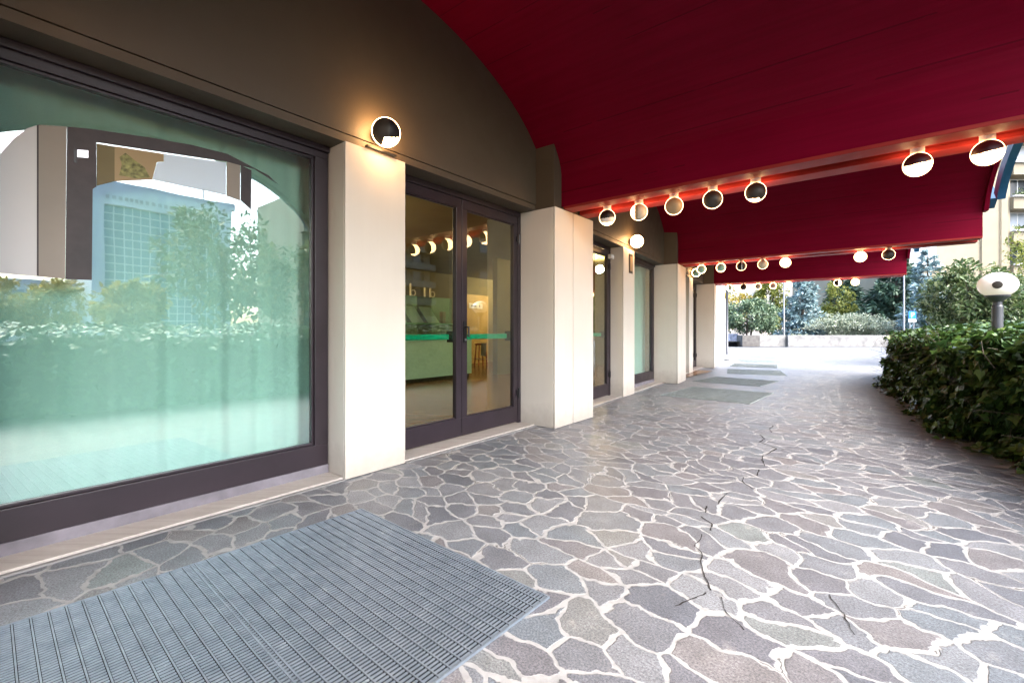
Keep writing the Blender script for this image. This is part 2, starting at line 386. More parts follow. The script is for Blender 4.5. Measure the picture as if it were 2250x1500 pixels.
# ---- canopy
HB = 0.28; ZS = 2.90; RISE = 1.08
canopy = empty('canopy', (V2.x, V2.y, 2.5), 'crimson barrel vaulted canopy with warm lit ribs over the paved walkway', 'canopy')
class Beam:
    def __init__(s, o, h, length=4.5):
        s.o = Vector((o.x, o.y, 0)); h = R(h); s.d = Vector((math.cos(h), -math.sin(h), 0)); s.x = Vector((math.sin(h), math.cos(h), 0)); s.L = length
    def p(s, t, x, z): return s.o + s.d * t + s.x * x + Vector((0, 0, z))
bm = {}
bm['Z'] = Beam(fZ.p(0, .26, 0), 38.5); bm[0] = Beam(V0 + fA.nn * .26, 38.5)
bm[1] = Beam(V2 + fA.nn * .26, 38.6); bm[2] = Beam(V4 + fC.nn * .24, 37.2, 4.54); bm[3] = Beam(V6 + fD.nn * .22, 31.2, 4.46)

def arch(s): return RISE * max(0.0, 1 - s * s) ** 0.61
NS = 44
def vault(b0, b1, f, t_in=-0.30):
    prof = []                  # (s in -1..1, z)
    prof.append((-1, 2.53)); prof.append((-1, ZS - 0.002))
    for i in range(NS + 1):
        a = -1 + 2 * i / NS; s = math.sin(a * math.pi / 2) * 0.985 if abs(a) < 1 else a * 0.9935
        prof.append((s, ZS + arch(s)))
    prof.append((1, ZS - 0.002)); prof.append((1, 2.53))
    def P(k, v, off):
        s, z = prof[k]; t0 = t_in; 
        A = b0.p(t0 + (b0.L - t0) * v, HB, 0); B = b1.p(t0 + (b1.L - t0) * v, -HB, 0)
        q = A.lerp(B, (s + 1) / 2); zz = z
        if off:
            zz = z + 0.12
            if k in (0, len(prof) - 1): zz = z + 0.03
            q = A.lerp(B, (s * (1 + 0.10 / 2.2) + 1) / 2)
        return Vector((q.x, q.y, zz))
    n = len(prof); NV = 10
    L = [0]
    for k in range(1, n):
        L.append(L[-1] + (P(k, 0.5, 0) - P(k - 1, 0.5, 0)).length)
    m = MB()
    for off in (0, 1):
        vs = [P(k, j / NV, off) for j in range(NV + 1) for k in range(n)]
        fs = []; uvs = []
        for j in range(NV):
            for k in range(n - 1):
                q = (j * n + k, j * n + k + 1, (j + 1) * n + k + 1, (j + 1) * n + k)
                uv = [(L[k] + .01, 4.8 * j / NV + .01), (L[k + 1] + .01, 4.8 * j / NV + .01), (L[k + 1] + .01, 4.8 * (j + 1) / NV + .01), (L[k] + .01, 4.8 * (j + 1) / NV + .01)]
                fs.append(q if off else q[::-1]); uvs.append(uv if off else uv[::-1])
        m.add(vs, fs, 0, uvs)
    vs = [P(k, 1, o) for o in (0, 1) for k in range(n)]
    m.add(vs, [(k, k + 1, n + k + 1, n + k) for k in range(n - 1)], 0, [[(L[k] + .01, 5), (L[k + 1] + .01, 5), (L[k + 1] + .01, 5.12), (L[k] + .01, 5.12)] for k in range(n - 1)])
    m.build('vault', M['red'], canopy)
    # trim rib just proud of the outer edge, then the blue fascia set further out
    for nm, mt, va, vb, o0, o1, klo in (('edge_rib', M['red'], 1.0005, 1.012, -0.045, 0.10, 1), ('fascia', M['blue'], 1.03, 1.05, 0.0, 0.13, 3)):
        m = MB(); ks = range(klo, n - klo)
        def Q(k, v, off):
            s, z = prof[k]; A = b0.p(b0.L * v, HB, 0); B = b1.p(b1.L * v, -HB, 0)
            q = A.lerp(B, (s * (1 + off / 2.2) + 1) / 2); return Vector((q.x, q.y, z + off * (1 if 1 < k < n - 2 else 0)))
        ks = list(ks); c = len(ks)
        vs = [Q(k, v, o) for v in (va, vb) for o in (o0, o1) for k in ks]
        fs = []
        for i in range(c - 1):
            fs += [(i, i + 1, c + i + 1, c + i), (2 * c + i, 3 * c + i, 3 * c + i + 1, 2 * c + i + 1), (i, 2 * c + i, 2 * c + i + 1, i + 1), (c + i, c + i + 1, 3 * c + i + 1, 3 * c + i)]
        fs += [(0, c, 3 * c, 2 * c), (c - 1, 3 * c - 1, 4 * c - 1, 2 * c - 1)]
        m.add(vs, fs); m.build(nm, mt, canopy)
    # lunette wall between the opening head and the vault, in the facade plane
    m = MB(); U0, U1 = None, None
    pts = [P(k, 0, 0) for k in range(2, n - 2)]
    uv = [((q - f.o).dot(f.t), q.z) for q in pts]
    ua, ub = uv[0][0] - 0.2, uv[-1][0] + 0.2
    top = [(ua, uv[0][1] + .06)] + [(u, z + 0.06) for u, z in uv] + [(ub, uv[-1][1] + .06)]
    poly = [(ua, PT + 0.066)] + top + [(ub, PT + 0.066)]
    c = len(poly)
    vs = [f.p(u, 0, z) for u, z in poly] + [f.p(u, -0.3, z) for u, z in poly]
    m.add(vs, [tuple(range(c))[::-1], tuple(range(c, 2 * c))] + [(i, (i + 1) % c, c + (i + 1) % c, c + i) for i in range(c)])
    m.build('lunette_wall', M['brown'], bld)
    return ua, ub

heads = []
vault(bm['Z'], bm[0], fZ); vault(bm[0], bm[1], fA); vault(bm[1], bm[2], fB); vault(bm[2], bm[3], fC)
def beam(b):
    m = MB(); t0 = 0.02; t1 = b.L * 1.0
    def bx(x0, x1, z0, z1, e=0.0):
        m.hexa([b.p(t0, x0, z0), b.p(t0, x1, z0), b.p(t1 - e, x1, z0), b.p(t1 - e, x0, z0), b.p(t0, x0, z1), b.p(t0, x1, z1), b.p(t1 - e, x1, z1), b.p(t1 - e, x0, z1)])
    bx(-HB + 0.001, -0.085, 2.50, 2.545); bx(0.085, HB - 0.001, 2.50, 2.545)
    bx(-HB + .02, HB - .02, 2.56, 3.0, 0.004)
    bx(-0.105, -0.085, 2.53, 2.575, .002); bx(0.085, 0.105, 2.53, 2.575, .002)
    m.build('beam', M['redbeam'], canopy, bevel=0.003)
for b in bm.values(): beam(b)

# header trim, jamb covers, sills, frames ------------------------------------------------
def header(f, u0, u1):
    m = MB(); m.fbox(f, u0, u1, -0.3, -0.002, PT + 0.001, PT + 0.058); m.fbox(f, u0, u1, -0.3, -0.03, PT + 0.058, PT + 0.066, 1)
    m.build('opening_head', [M['brown'], M['dark_gap']], bld)
header(fZ, 0.45, 4.66); header(fA, -2.1, 2.165); header(fB, 0.45, LB - .4); header(fC, .4, LC - .37)

def sill(f, u0, u1):
    m = MB(); k = max(1, round((u1 - u0) / 1.3)); w = (u1 - u0) / k
    for i in range(k): m.fbox(f, u0 + i * w + .002, u0 + (i + 1) * w - .002, -0.34, -0.005, 0.0, 0.022)
    m.build('sill', M['travertine'], bld, bevel=0.003)
    m = MB(); m.fbox(f, u0, u1, -0.004, 0.022, 0.0, 0.009); m.build('sill_edge', M['concrete'], bld)

def window(f, u0, u1, label=None):
    w = MB(); n0, n1 = -0.275, -0.205
    w.fbox(f, u0, u1, n0, n1, 0.085, 0.245); w.fbox(f, u0, u1, n0, n1, 2.405, PT)
    w.fbox(f, u0, u0 + .105, n0, n1 + .001, 0.245, 2.405); w.fbox(f, u1 - .105, u1, n0, n1 + .001, 0.245, 2.405)
    # glazing beads
    for a, b, c, d in ((u0 + .105, u1 - .105, .245, .262), (u0 + .105, u1 - .105, 2.388, 2.405)):
        w.fbox(f, a, b, n0 + .012, n1 - .018, c, d)
    for a, b in ((u0 + .105, u0 + .122), (u1 - .122, u1 - .105)):
        w.fbox(f, a, b, n0 + .012, n1 - .018, .262, 2.388)
    w.fbox(f, u0, u1, n1, n1 + .025, 2.455, PT - .002)
    wo = w.build('window', M['frame'], bld, bevel=0.003)
    g = MB(); nn = (n0 + n1) / 2
    g.fbox(f, u0 + .11, u1 - .11, nn - .001, nn + .001, .25, 2.40); g.build('pane', M['glass'], wo)
    k = MB(); k.fbox(f, u0, u1, n0, n1 + .006, 0.022, 0.0845); k.build('kick_strip', M['plinth'], wo)
    return wo
def curtain(f, u0, u1, label):
    m = MB(); N = 260; n0 = -0.42
    ph = random.uniform(0, 9)
    vs = []
    for i in range(N + 1):
        u = u0 + (u1 - u0) * i / N
        d = 0.012 * math.sin(u * 14 + ph) + 0.010 * math.sin(u * 31 + 1.7 * math.sin(u * 3.1 + ph)) + 0.018 * math.sin(u * 4.2 + 2 * ph)
        dd = 0.004 * math.sin(u * 57)
        vs += [f.p(u, n0 + d * .25 + dd, 2.52), f.p(u, n0 + d * .8 + dd, 1.4), f.p(u, n0 + d * 1.5 + dd, 0.03)]
    m.add(vs, [(3 * i + r, 3 * i + 3 + r, 3 * i + 4 + r, 3 * i + 1 + r) for i in range(N) for r in (0, 1)])
    o = m.build('curtain', M['curtain'], None, smooth=True)
    return tag(o, label, 'curtain')

def door(f, u0, u1, leaves, handle_leaf=True):
    w = MB(); n0, n1 = -0.275, -0.205
    w.fbox(f, u0, u1, n0, n1, 2.445, PT); w.fbox(f, u0, u0 + .05, n0, n1, 0.022, 2.445); w.fbox(f, u1 - .05, u1, n0, n1, 0.022, 2.445)
    do = w.build('door', M['frame'], bld, bevel=0.003)
    k = len(leaves)
    for i, (a, b) in enumerate(leaves):
        m = MB(); p0, p1 = -0.265, -0.213; st = 0.075
        m.fbox(f, a, b, p0, p1, 0.035, 0.215); m.fbox(f, a, b, p0, p1, 2.345, 2.44)
        m.fbox(f, a, a + st, p0, p1 + .001, .215, 2.345); m.fbox(f, b - st, b, p0, p1 + .001, .215, 2.345)
        m.fbox(f, a + st, b - st, p0 + .01, p1 - .014, .215, .228); m.fbox(f, a + st, b - st, p0 + .01, p1 - .014, 2.332, 2.345)
        m.build('leaf', M['frame'], do, bevel=0.003)
        g = MB(); g.fbox(f, a + st - .002, b - st + .002, -0.240, -0.238, .214, 2.346); g.build('pane', M['doorglass'], do)
        pb = MB()
        pts = [f.p(a + .09, -.325, 1.04), f.p(b - .09, -.325, 1.04)]
        pb.fbox(f, a + .06, b - .06, -.345, -.318, 1.012, 1.068)
        pb.build('push_bar', M['greenbar'], do, bevel=0.008)
        for q in (a + .03, b - .075):
            br = MB(); br.fbox(f, q, q + .045, -.352, -.267, .985, 1.10); br.build('bar_bracket', M['black'], do, bevel=0.005)
        for z in (0.32, 2.12):
            h = MB(); q = b + .004 if i == k - 1 else a - .004
            h.tube([f.p(q, -.195, z), f.p(q, -.195, z + .11)], 0.012, 10)
            h.fbox(f, q - .035, q - .006, -.211, -.20, z + .02, z + .09)
            h.build('hinge', M['black'], do)
    if handle_leaf:
        a, b = leaves[-1]; h = MB()
        h.fbox(f, a + .018, a + .058, -.211, -.200, 0.98, 1.20)
        h.tube([f.p(a + .038, -.20, 1.14), f.p(a + .038, -.155, 1.14), f.p(a + .038, -.155, 1.04)], 0.010, 8)
        h.build('handle', M['black'], do)
        c = MB(); c.tube([f.p(a + .038, -.201, 1.012), f.p(a + .038, -.190, 1.012)], 0.012, 12); c.build('lock', M['chrome'], do)
    return do

window(fZ, 0.5, 2.25); window(fZ, 2.85, 4.62)
window(fA, -2.08, -0.285); sill(fA, -2.1, -0.277)
door(fA, 0.285, 2.155, [(0.337, 1.168), (1.174, 2.103)]); sill(fA, 0.277, 2.16)
wl = LB / 2
door(fB, 0.455, wl - .285, [(0.507, 1.35), (1.356, wl - .337)]); sill(fB, 0.45, wl - .28)
window(fB, wl + .285, LB - .41); sill(fB, wl + .28, LB - .40)
cl = LC / 2
window(fC, 0.41, cl - .26); sill(fC, 0.405, cl - .25)
door(fC, cl + .26, LC - .38, [(cl + .31, LC - .43)], False); sill(fC, cl + .255, LC - .375)
curtain(fA, -2.2, -0.2, 'mint curtain behind the large window beside the arched reflection')
curtain(fB, wl + .2, LB - .3, 'narrow mint curtain behind the window past the numbered pillar')
curtain(fC, .3, cl - .2, 'mint curtain in the farther window hidden behind wide cream pillar')

# small closer box on the second door, plaque on P3
m = MB(); m.fbox(fB, wl - .42, wl - .29, -.2, -.14, 2.30, 2.37); m.build('door_closer', M['white'], bld, bevel=.004)
pq = MB(); pq.fbox(fB, wl - .02, wl + .15, .016, .028, 2.09, 2.42)
pqo = pq.build('number_plaque', M['cap_brown'], None, bevel=.004); tag(pqo, 'small brown number plaque on narrow cream pillar under the white globe lamp', 'plaque')
q = MB(); q.fbox(fB, wl + .02, wl + .12, .0285, .032, 2.13, 2.38); q.build('plate_face', M['cap_tan'], pqo)

# unseen upper floors, added to block sun and sky, and the stone end wall
m = MB(); fu = Frame(V2, hA); m.fbox(fu, -46, .2, -12, -0.31, 4.1, 15)
fu2 = fr(V2, VE); m.fbox(fu2, .21, (VE - V2).length, -12, -0.9, 4.1, 15)
m.build('upper_wall', M['brown'], bld)
m = MB()
for i in range(5):
    m.fbox(fD, .38 + i * (LD - .38) / 5 + .004, .38 + (i + 1) * (LD - .38) / 5 - .004, -.25, -.02, 0, 2.62)
m.build('stone_wall', M['stonewall'], bld, bevel=.003)
m = MB(); m.fbox(fD, .38, LD, -.3, -.06, 2.625, 4.2); m.build('upper_band', M['grey_bld'], bld)
m = MB(); m.fbox(fD, 3.3, 3.85, -.03, -.012, 1.35, 2.35); m.build('slot_window', M['windowdark'], bld)
m = MB(); m.fbox(fD, -.1, LD, -6, -.31, 0, 4.2); m.build('rear_wall', M['brown'], bld)
dp = MB(); dp.tube([fD.p(LD + .06, .05, 0), fD.p(LD + .06, .05, 4.1)], 0.055, 12)
dpo = dp.build('downpipe', M['darkpole'], None, smooth=True); tag(dpo, 'dark downpipe at the corner of the pale stone end wall', 'pipe')

# ------------------------------------------------------------------ room behind the glass doors
room = MB(); room.add([fA.p(-2.6, -.34, .012), fA.p(11, -.34, .012), fA.p(11, -8, .012), fA.p(-2.6, -8, .012)], [(0, 1, 2, 3)])
room.build('parquet_floor', M['parquet'], bld)
room = MB(); room.fbox(fA, -2.6, 11, -8, -.45, 2.9, 3.0); room.build('room_ceiling', M['olive'], bld)
room = MB(); room.fbox(fA, -2.6, 11, -7.6, -7.5, 0, 2.9); room.fbox(fA, -2.7, -2.6, -8, -.4, 0, 2.9); room.fbox(fA, 11, 11.1, -8, -1.0, 0, 2.9)
room.fbox(fA, 6.46, 8.2, -4.35, -4.2, 0, 2.9)
room.build('room_wall', M['olive'], bld)
m = MB(); m.fbox(fA, 8.5, 9.7, -7.49, -7.45, 0.0, 2.2); m.fbox(fA, 8.35, 9.85, -7.495, -7.47, 0, 2.32)
rd = m.build('room_door', M['ochre'], bld)
sg = MB(); sg.fbox(fA, 8.85, 9.5, -7.445, -7.43, 1.86, 2.03, 0)
for i in range(5): sg.fbox(fA, 8.95 + i * .05, 8.985 + i * .05, -7.43, -7.427, 1.91, 1.97, 1)
sg.fbox(fA, 9.33, 9.38, -7.43, -7.427, 1.90, 1.99, 1)
tag(sg.build('door_sign', [M['white'], M['fabric']], None), 'white sign on the ochre door seen through the glass', 'sign')

dk = empty('reception_desk', fA.p(4.2, -4.4, 0), 'mint reception desk seen through the double glass door', 'desk')
m = MB(); m.fbox(fA, 2.4, 5.75, -5.1, -4.4, .10, .93); m.build('body', M['mintdesk'], dk, bevel=.006)
m = MB(); m.fbox(fA, 2.36, 5.80, -5.14, -4.34, .93, .975); m.build('desk_top', M['mintdesk'], dk, bevel=.006)
m = MB(); m.fbox(fA, 2.44, 5.70, -5.05, -4.44, .012, .10); m.build('kick_board', M['black'], dk)
m = MB(); m.fbox(fA, 2.6, 5.3, -4.62, -4.61, .98, 1.85)
tag(m.build('glass_screen', M['greenglass'], None), 'green tinted glass screen standing on the mint desk', 'screen')
bk = empty('brochure_shelf', fA.p(4.6, -6.6, 0), 'low dark shelf behind the reception desk', 'shelf')
m = MB(); m.fbox(fA, 3.0, 7.3, -7.1, -6.6, .012, 1.28); m.build('cabinet', M['olive'], bk)
m = MB(); m.fbox(fA, 2.98, 7.32, -7.12, -6.56, 1.28, 1.32); m.build('shelf_top', M['mintdesk'], bk)
for i in range(4):
    m = MB(); u = 4.6 + i * .58
    m.hexa([fA.p(u, -6.62, 1.32), fA.p(u + .42, -6.62, 1.32), fA.p(u + .42, -6.60, 1.32), fA.p(u, -6.60, 1.32), fA.p(u - .16, -6.86, 1.78), fA.p(u + .26, -6.86, 1.78), fA.p(u + .26, -6.84, 1.78), fA.p(u - .16, -6.84, 1.78)])
    tag(m.build('brochure', M['sheetwhite'], None), ['white leaning brochure board at the start of the shelf', 'second white leaning board on the shelf behind the desk', 'third white leaning board on the shelf behind the desk', 'last white leaning board on the shelf near the ochre door'][i], 'board', 'leaning boards on the shelf')
for i, (u, w, h, mt) in enumerate(((3.35, .10, .30, 'redwood'), (3.62, .16, .22, 'ochre'), (6.95, .12, .34, 'redwood'))):
    m = MB(); m.fbox(fA, u, u + w, -6.82, -6.68, 1.321, 1.321 + h); m.fbox(fA, u + .01, u + w - .01, -6.81, -6.69, 1.321 + h, 1.33 + h, 1)
    tag(m.build('gift_box', [M[mt], M['sheetwhite']], None, bevel=.004), ['tall red box at the start of the shelf inside', 'wide ochre box on the shelf inside', 'red box at the far end of the shelf inside'][i], 'box')
ls = empty('letter_sign', fA.p(4.2, -4.64, 1.853), 'cream letter shapes standing along the top of the glass screen', 'sign')
for (u, tall) in ((3.95, .26), (4.5, .20)):
    m = MB(); m.fbox(fA, u, u + .03, -4.66, -4.63, 1.853, 1.853 + tall); m.build('letter', M['cap_cream'], ls)
    m = MB(); m.fbox(fA, u + .16, u + .19, -4.66, -4.63, 1.853, 1.853 + tall)
    m.tube([fA.p(u + .245 + .06 * math.cos(a), -4.645, 1.918 + .06 * math.sin(a)) for a in [k * math.pi / 8 for k in range(17)]], .013, 6); m.build('letter', M['cap_cream'], ls)
st = empty('stool', fA.p(7.5, -6.3, 0), 'red stool with grey cloth by the ochre door inside', 'stool')
def sx(u, n, z): return fA.p(8.5 + u, -6.6 + n, z)
m = MB(); m.lathe([(0, .66), (.19, .66), (.20, .69), (.18, .71), (0, .715)], sx(0, 0, 0), 20); m.build('seat', M['redwood'], st, smooth=True)
for a in range(4):
    m = MB(); c, s_ = math.cos(a * math.pi / 2 + .5), math.sin(a * math.pi / 2 + .5)
    m.tube([sx(.15 * c, .15 * s_, .66), sx(.21 * c, .21 * s_, .012)], .017, 8); m.build('leg', M['redwood'], st)
m = MB(); pts = [sx(.14 * math.cos(k * math.pi / 8) * 1.3, .14 * math.sin(k * math.pi / 8) * 1.3, .22) for k in range(17)]
m.tube(pts, .011, 6); m.build('foot_ring', M['chrome'], st)
m = MB(); m.add([sx(-.22, .02, .72), sx(.05, .02, .722), sx(.06, .19, .724), sx(-.2, .2, .722), sx(-.25, .215, .35), sx(-.02, .22, .30)], [(0, 1, 2, 3), (3, 2, 5, 4)])
tag(m.build('grey_cloth', M['fabric'], None), 'grey cloth draped over the red stool inside', 'cloth')
for i, (u, n) in enumerate(((1.0, -3.2), (2.0, -5.6), (10.3, -6.2), (8.0, -2.2))):  # unseen globes added to brighten the room and desk
    lp = empty('room_lamp', fA.p(u, n, 2.9), ['warm pendant globe over the room just inside the double door', 'warm pendant globe above the mint desk', 'warm pendant globe before the ochre door', 'warm pendant globe behind the second door'][i], 'lamp', 'pendant globes in the room')
    c = fA.p(u, n, 0)
    m = MB(); m.lathe([(.004, 2.898), (.004, 2.72)], c, 8); m.build('cord', M['black'], lp)
    m = MB(); m.lathe([(0.0, -.1)] + [(.1 * math.sin(k * math.pi / 12), -.1 * math.cos(k * math.pi / 12)) for k in range(1, 12)] + [(0, .1)], (c.x, c.y, 2.62), 20); m.build('globe', M['roomlamp'], lp, smooth=True)

# added flat patches on the big window, painted like a view in the glass
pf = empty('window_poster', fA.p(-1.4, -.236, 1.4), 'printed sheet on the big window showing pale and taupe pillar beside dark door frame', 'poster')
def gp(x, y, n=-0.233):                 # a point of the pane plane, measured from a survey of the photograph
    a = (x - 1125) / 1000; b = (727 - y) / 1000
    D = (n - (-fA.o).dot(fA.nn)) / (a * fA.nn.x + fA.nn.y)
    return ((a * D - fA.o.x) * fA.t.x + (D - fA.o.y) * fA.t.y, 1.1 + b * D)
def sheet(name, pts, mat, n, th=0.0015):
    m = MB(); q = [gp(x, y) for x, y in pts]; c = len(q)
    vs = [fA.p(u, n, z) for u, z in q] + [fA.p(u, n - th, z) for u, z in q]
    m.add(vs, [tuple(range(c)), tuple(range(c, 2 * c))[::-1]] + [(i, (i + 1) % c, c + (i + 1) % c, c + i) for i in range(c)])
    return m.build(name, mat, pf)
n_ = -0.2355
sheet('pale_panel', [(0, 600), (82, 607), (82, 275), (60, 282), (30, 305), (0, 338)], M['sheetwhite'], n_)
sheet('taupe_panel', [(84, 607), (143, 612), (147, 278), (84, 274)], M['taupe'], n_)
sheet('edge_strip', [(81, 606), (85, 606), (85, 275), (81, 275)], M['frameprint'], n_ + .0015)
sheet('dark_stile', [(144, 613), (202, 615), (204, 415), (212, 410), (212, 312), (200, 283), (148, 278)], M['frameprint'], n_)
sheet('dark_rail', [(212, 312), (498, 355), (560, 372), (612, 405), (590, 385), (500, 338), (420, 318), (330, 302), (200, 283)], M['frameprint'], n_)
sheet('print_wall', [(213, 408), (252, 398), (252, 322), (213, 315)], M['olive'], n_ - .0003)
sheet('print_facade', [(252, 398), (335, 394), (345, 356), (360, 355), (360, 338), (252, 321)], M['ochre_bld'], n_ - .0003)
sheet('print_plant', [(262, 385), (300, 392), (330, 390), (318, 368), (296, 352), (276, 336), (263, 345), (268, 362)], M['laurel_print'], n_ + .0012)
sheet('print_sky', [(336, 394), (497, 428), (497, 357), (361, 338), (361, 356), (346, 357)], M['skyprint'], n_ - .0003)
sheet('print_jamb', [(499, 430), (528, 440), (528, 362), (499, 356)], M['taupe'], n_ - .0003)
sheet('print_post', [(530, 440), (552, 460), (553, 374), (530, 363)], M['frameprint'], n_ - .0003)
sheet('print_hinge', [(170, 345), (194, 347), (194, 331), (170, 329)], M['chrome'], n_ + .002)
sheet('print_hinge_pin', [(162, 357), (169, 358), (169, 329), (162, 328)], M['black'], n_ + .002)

# ------------------------------------------------------------------ lamps
AIM = Vector((0.0, 0.0, 1.25))           # added discs on plain globes, all turned to the camera spot
def cap_mesh(c, rad, ang, cut=None, white=None, mat='cap_black', name='faceplate'):
    d = (AIM - c).normalized(); x = d.cross(Vector((0, 0, 1))).normalized(); y = x.cross(d); x = -x
    m = MB(); NR, NA = 14, 40; vs = [c + d * rad]; fs = []
    for i in range(1, NR + 1):
        th = ang * i / NR
        for k in range(NA):
            ph = 2 * math.pi * k / NA
            vs.append(c + (d * math.cos(th) + (x * math.cos(ph) + y * math.sin(ph)) * math.sin(th)) * rad)
    for k in range(NA): fs.append((0, 1 + k, 1 + (k + 1) % NA))
    for i in range(NR - 1):
        for k in range(NA):
            a = 1 + i * NA + k; b = 1 + i * NA + (k + 1) % NA
            fs.append((a, a + NA, b + NA, b))
    keep = []
    for f in fs:
        q = sum((vs[i] for i in f), Vector()) / len(f) - c
        px, py = q.dot(x) / rad, q.dot(y) / rad
        if cut is None or cut(px, py): keep.append(f)
    m.add(vs, keep)
    return m
CAPS = {    # list of (material, angle, test) per look
    'white': [],
    'dark': [('cap_brown', 72, None)],
    'black': [('cap_black', 72, None)],
    'tan': [('cap_tan', 72, None)],
    'cream': [('cap_cream', 72, None)],
    'teal': [('cap_teal', 62, None)],
    'grey': [('cap_grey', 60, None)],
    'pink': [('cap_pink', 60, None)],
    'split': [('cap_black', 72, lambda a, b: b > -.05 + .12 * a), ('white', 72, lambda a, b: b <= -.05 + .12 * a and b > -.62)],
    'post': [('cap_cream', 72, lambda a, b: a > -.15), ('cap_tan', 72, lambda a, b: a <= -.15 and a > -.5)],
    'darkdip': [('cap_brown', 72, lambda a, b: not (b < -.62 and a < .35))],
    'redtop': [('cap_red', 72, lambda a, b: b > .05 + .10 * a)],
    'stripe': [('cap_black', 72, lambda a, b: abs(a - .1) > .09), ('white', 72, lambda a, b: abs(a - .1) <= .09)],
    'halfdark': [('cap_black', 60, lambda a, b: a < .25)],
    'tealhalf': [('cap_teal', 60, lambda a, b: a > -.25)],
    'corner': [('cap_brown', 70, lambda a, b: a < .25 and not (b < -.30 and a > -.1 + (-.30 - b) * -.35)), ('cap_black', 70, lambda a, b: a >= .25 and b > -.30)],
}
def globe_pts(rad, c):
    return [(max(1e-4, rad * math.sin(k * math.pi / 20)), -rad * math.cos(k * math.pi / 20)) for k in range(21)]
def lamp(c, rad, look, label, group, name='globe_lamp', mount=None, emit='globe'):
    t = empty(name, c, label, 'lamp', group)
    m = MB(); m.lathe(globe_pts(rad, c), c, 32); m.build('globe', M[emit], t, smooth=True)
    if mount == 'up':
        m = MB(); m.lathe([(.001, rad * .86), (.044, rad * .86), (.044, 2.562 - c.z), (.001, 2.562 - c.z)], c, 20); m.build('collar', M['white'], t, smooth=False)
    elif mount is not None:
        m = MB(); m.tube([c + mount * (rad * .8), c + mount * (rad + .03)], .055, 20); m.build('mount', M['darkpole'], t)
    for mt, ang, test in CAPS[look]:
        m = cap_mesh(c, rad * 1.012, R(ang), test); m.build('faceplate', M[mt], t, smooth=True)
    return t
SL = [0.43, 0.81, 1.19, 1.57, 1.95, 3.08, 3.46]
ORD = ['first', 'second', 'third', 'fourth', 'fifth', 'sixth', 'seventh']
LOOK = {0: ['white'] * 7, 1: ['split', 'post', 'tan', 'dark', 'darkdip', 'redtop', 'redtop'], 2: ['teal', 'teal', 'stripe', 'cream', 'white', 'white', 'dark'], 3: ['tealhalf', 'black', 'grey', 'pink', 'white', 'halfdark', 'white']}
LW = dict(white='glowing white', dark='brown faced', black='black faced', tan='tan faced', cream='cream faced', teal='teal faced', grey='grey faced', pink='pink faced', split='black and white faced', post='cream and tan faced', darkdip='brown faced', redtop='dark red topped', stripe='black striped', halfdark='half black', tealhalf='half teal')
BN = {0: 'the beam reflected in the double door', 1: 'the beam beside the double door', 2: 'the middle beam past the mint window', 3: 'the last beam by the plaza'}
for bi in (0, 1, 2, 3):
    for i, t in enumerate(SL):
        lamp(bm[bi].p(t, 0.0, 2.395), 0.09, LOOK[bi][i], '%s globe lamp, %s from facade, on %s' % (LW[LOOK[bi][i]], ORD[i], BN[bi]), 'globe lamps under the red beams', mount='up')
for f, u, look, lb in ((fA, .0, 'corner', 'round wall lamp with mirrored dark face glowing above the pillar beside the double door'), (fB, wl + .06, 'white', 'glowing white wall globe above the pillar with number plaque'), (fC, cl + .04, 'teal', 'teal faced wall globe on the brown wall past the mint window')):
    lamp(f.p(u, .13, 2.625), .108, look, lb, 'wall globes above the pillars', 'wall_lamp', -f.nn, 'wallglobe')
m = MB(); m.fbox(fA, -.11, .16, .017, .05, 2.505, 2.52); tag(m.build('lamp_bracket', M['black'], None), 'thin black bracket on the pillar top below mirrored wall lamp', 'bracket')

# ------------------------------------------------------------------ ground
def slab(name, pts, z, mat, kind='structure'):
    m = MB(); m.add([(x, y, z) for x, y in pts], [tuple(range(len(pts)))]); o = m.build(name, mat); return tag(o, kind=kind)
slab('ground', [(-300, -300), (300, -300), (300, 400), (-300, 400)], -0.012, M['asphalt'])
pav = slab('paving', [tuple(fA.p(-14, -.3, 0).xy), tuple(fA.p(-14, 7.2, 0).xy), tuple(fA.p(6, 7.0, 0).xy), (24, 12), (45, 24), (45, 31.2), (6, 31.2), tuple(VE.xy), tuple(V6.xy), tuple(V4.xy), tuple(V2.xy)], 0.0, M['paving'])
slab('far_path', [(6, 31.3), (4, 60), (-6, 60), (-6, 31.3)], -0.004, M['asphalt'])
def strip(pts, w, z=0.003):
    m = MB(); P = [Vector((x, y, 0)) for x, y in pts]; vs = []
    for i, p in enumerate(P):
        d = (P[min(i + 1, len(P) - 1)] - P[max(0, i - 1)]).normalized(); s = Vector((-d.y, d.x, 0)); ww = .75 * w * random.uniform(.35, 1.25)
        vs += [p + s * ww + Vector((0, 0, z)), p - s * ww + Vector((0, 0, z))]
    m.add(vs, [(2 * i, 2 * i + 2, 2 * i + 3, 2 * i + 1) for i in range(len(P) - 1)]); return m
def g2(x, y): k = 1.1 / ((y - 727) / 1000); return ((x - 1125) / 1000 * k, k)      # survey of the photograph: ground points in metres
def jag(pts, n=4, amp=.006):
    out = []
    for (a, b) in zip(pts[:-1], pts[1:]):
        L = math.hypot(b[0] - a[0], b[1] - a[1])
        for k in range(n):
            f = k / n; s = amp * min(1, L * 6)
            out.append((a[0] + (b[0] - a[0]) * f + random.uniform(-s, s), a[1] + (b[1] - a[1]) * f + random.uniform(-s, s)))
    return out + [pts[-1]]
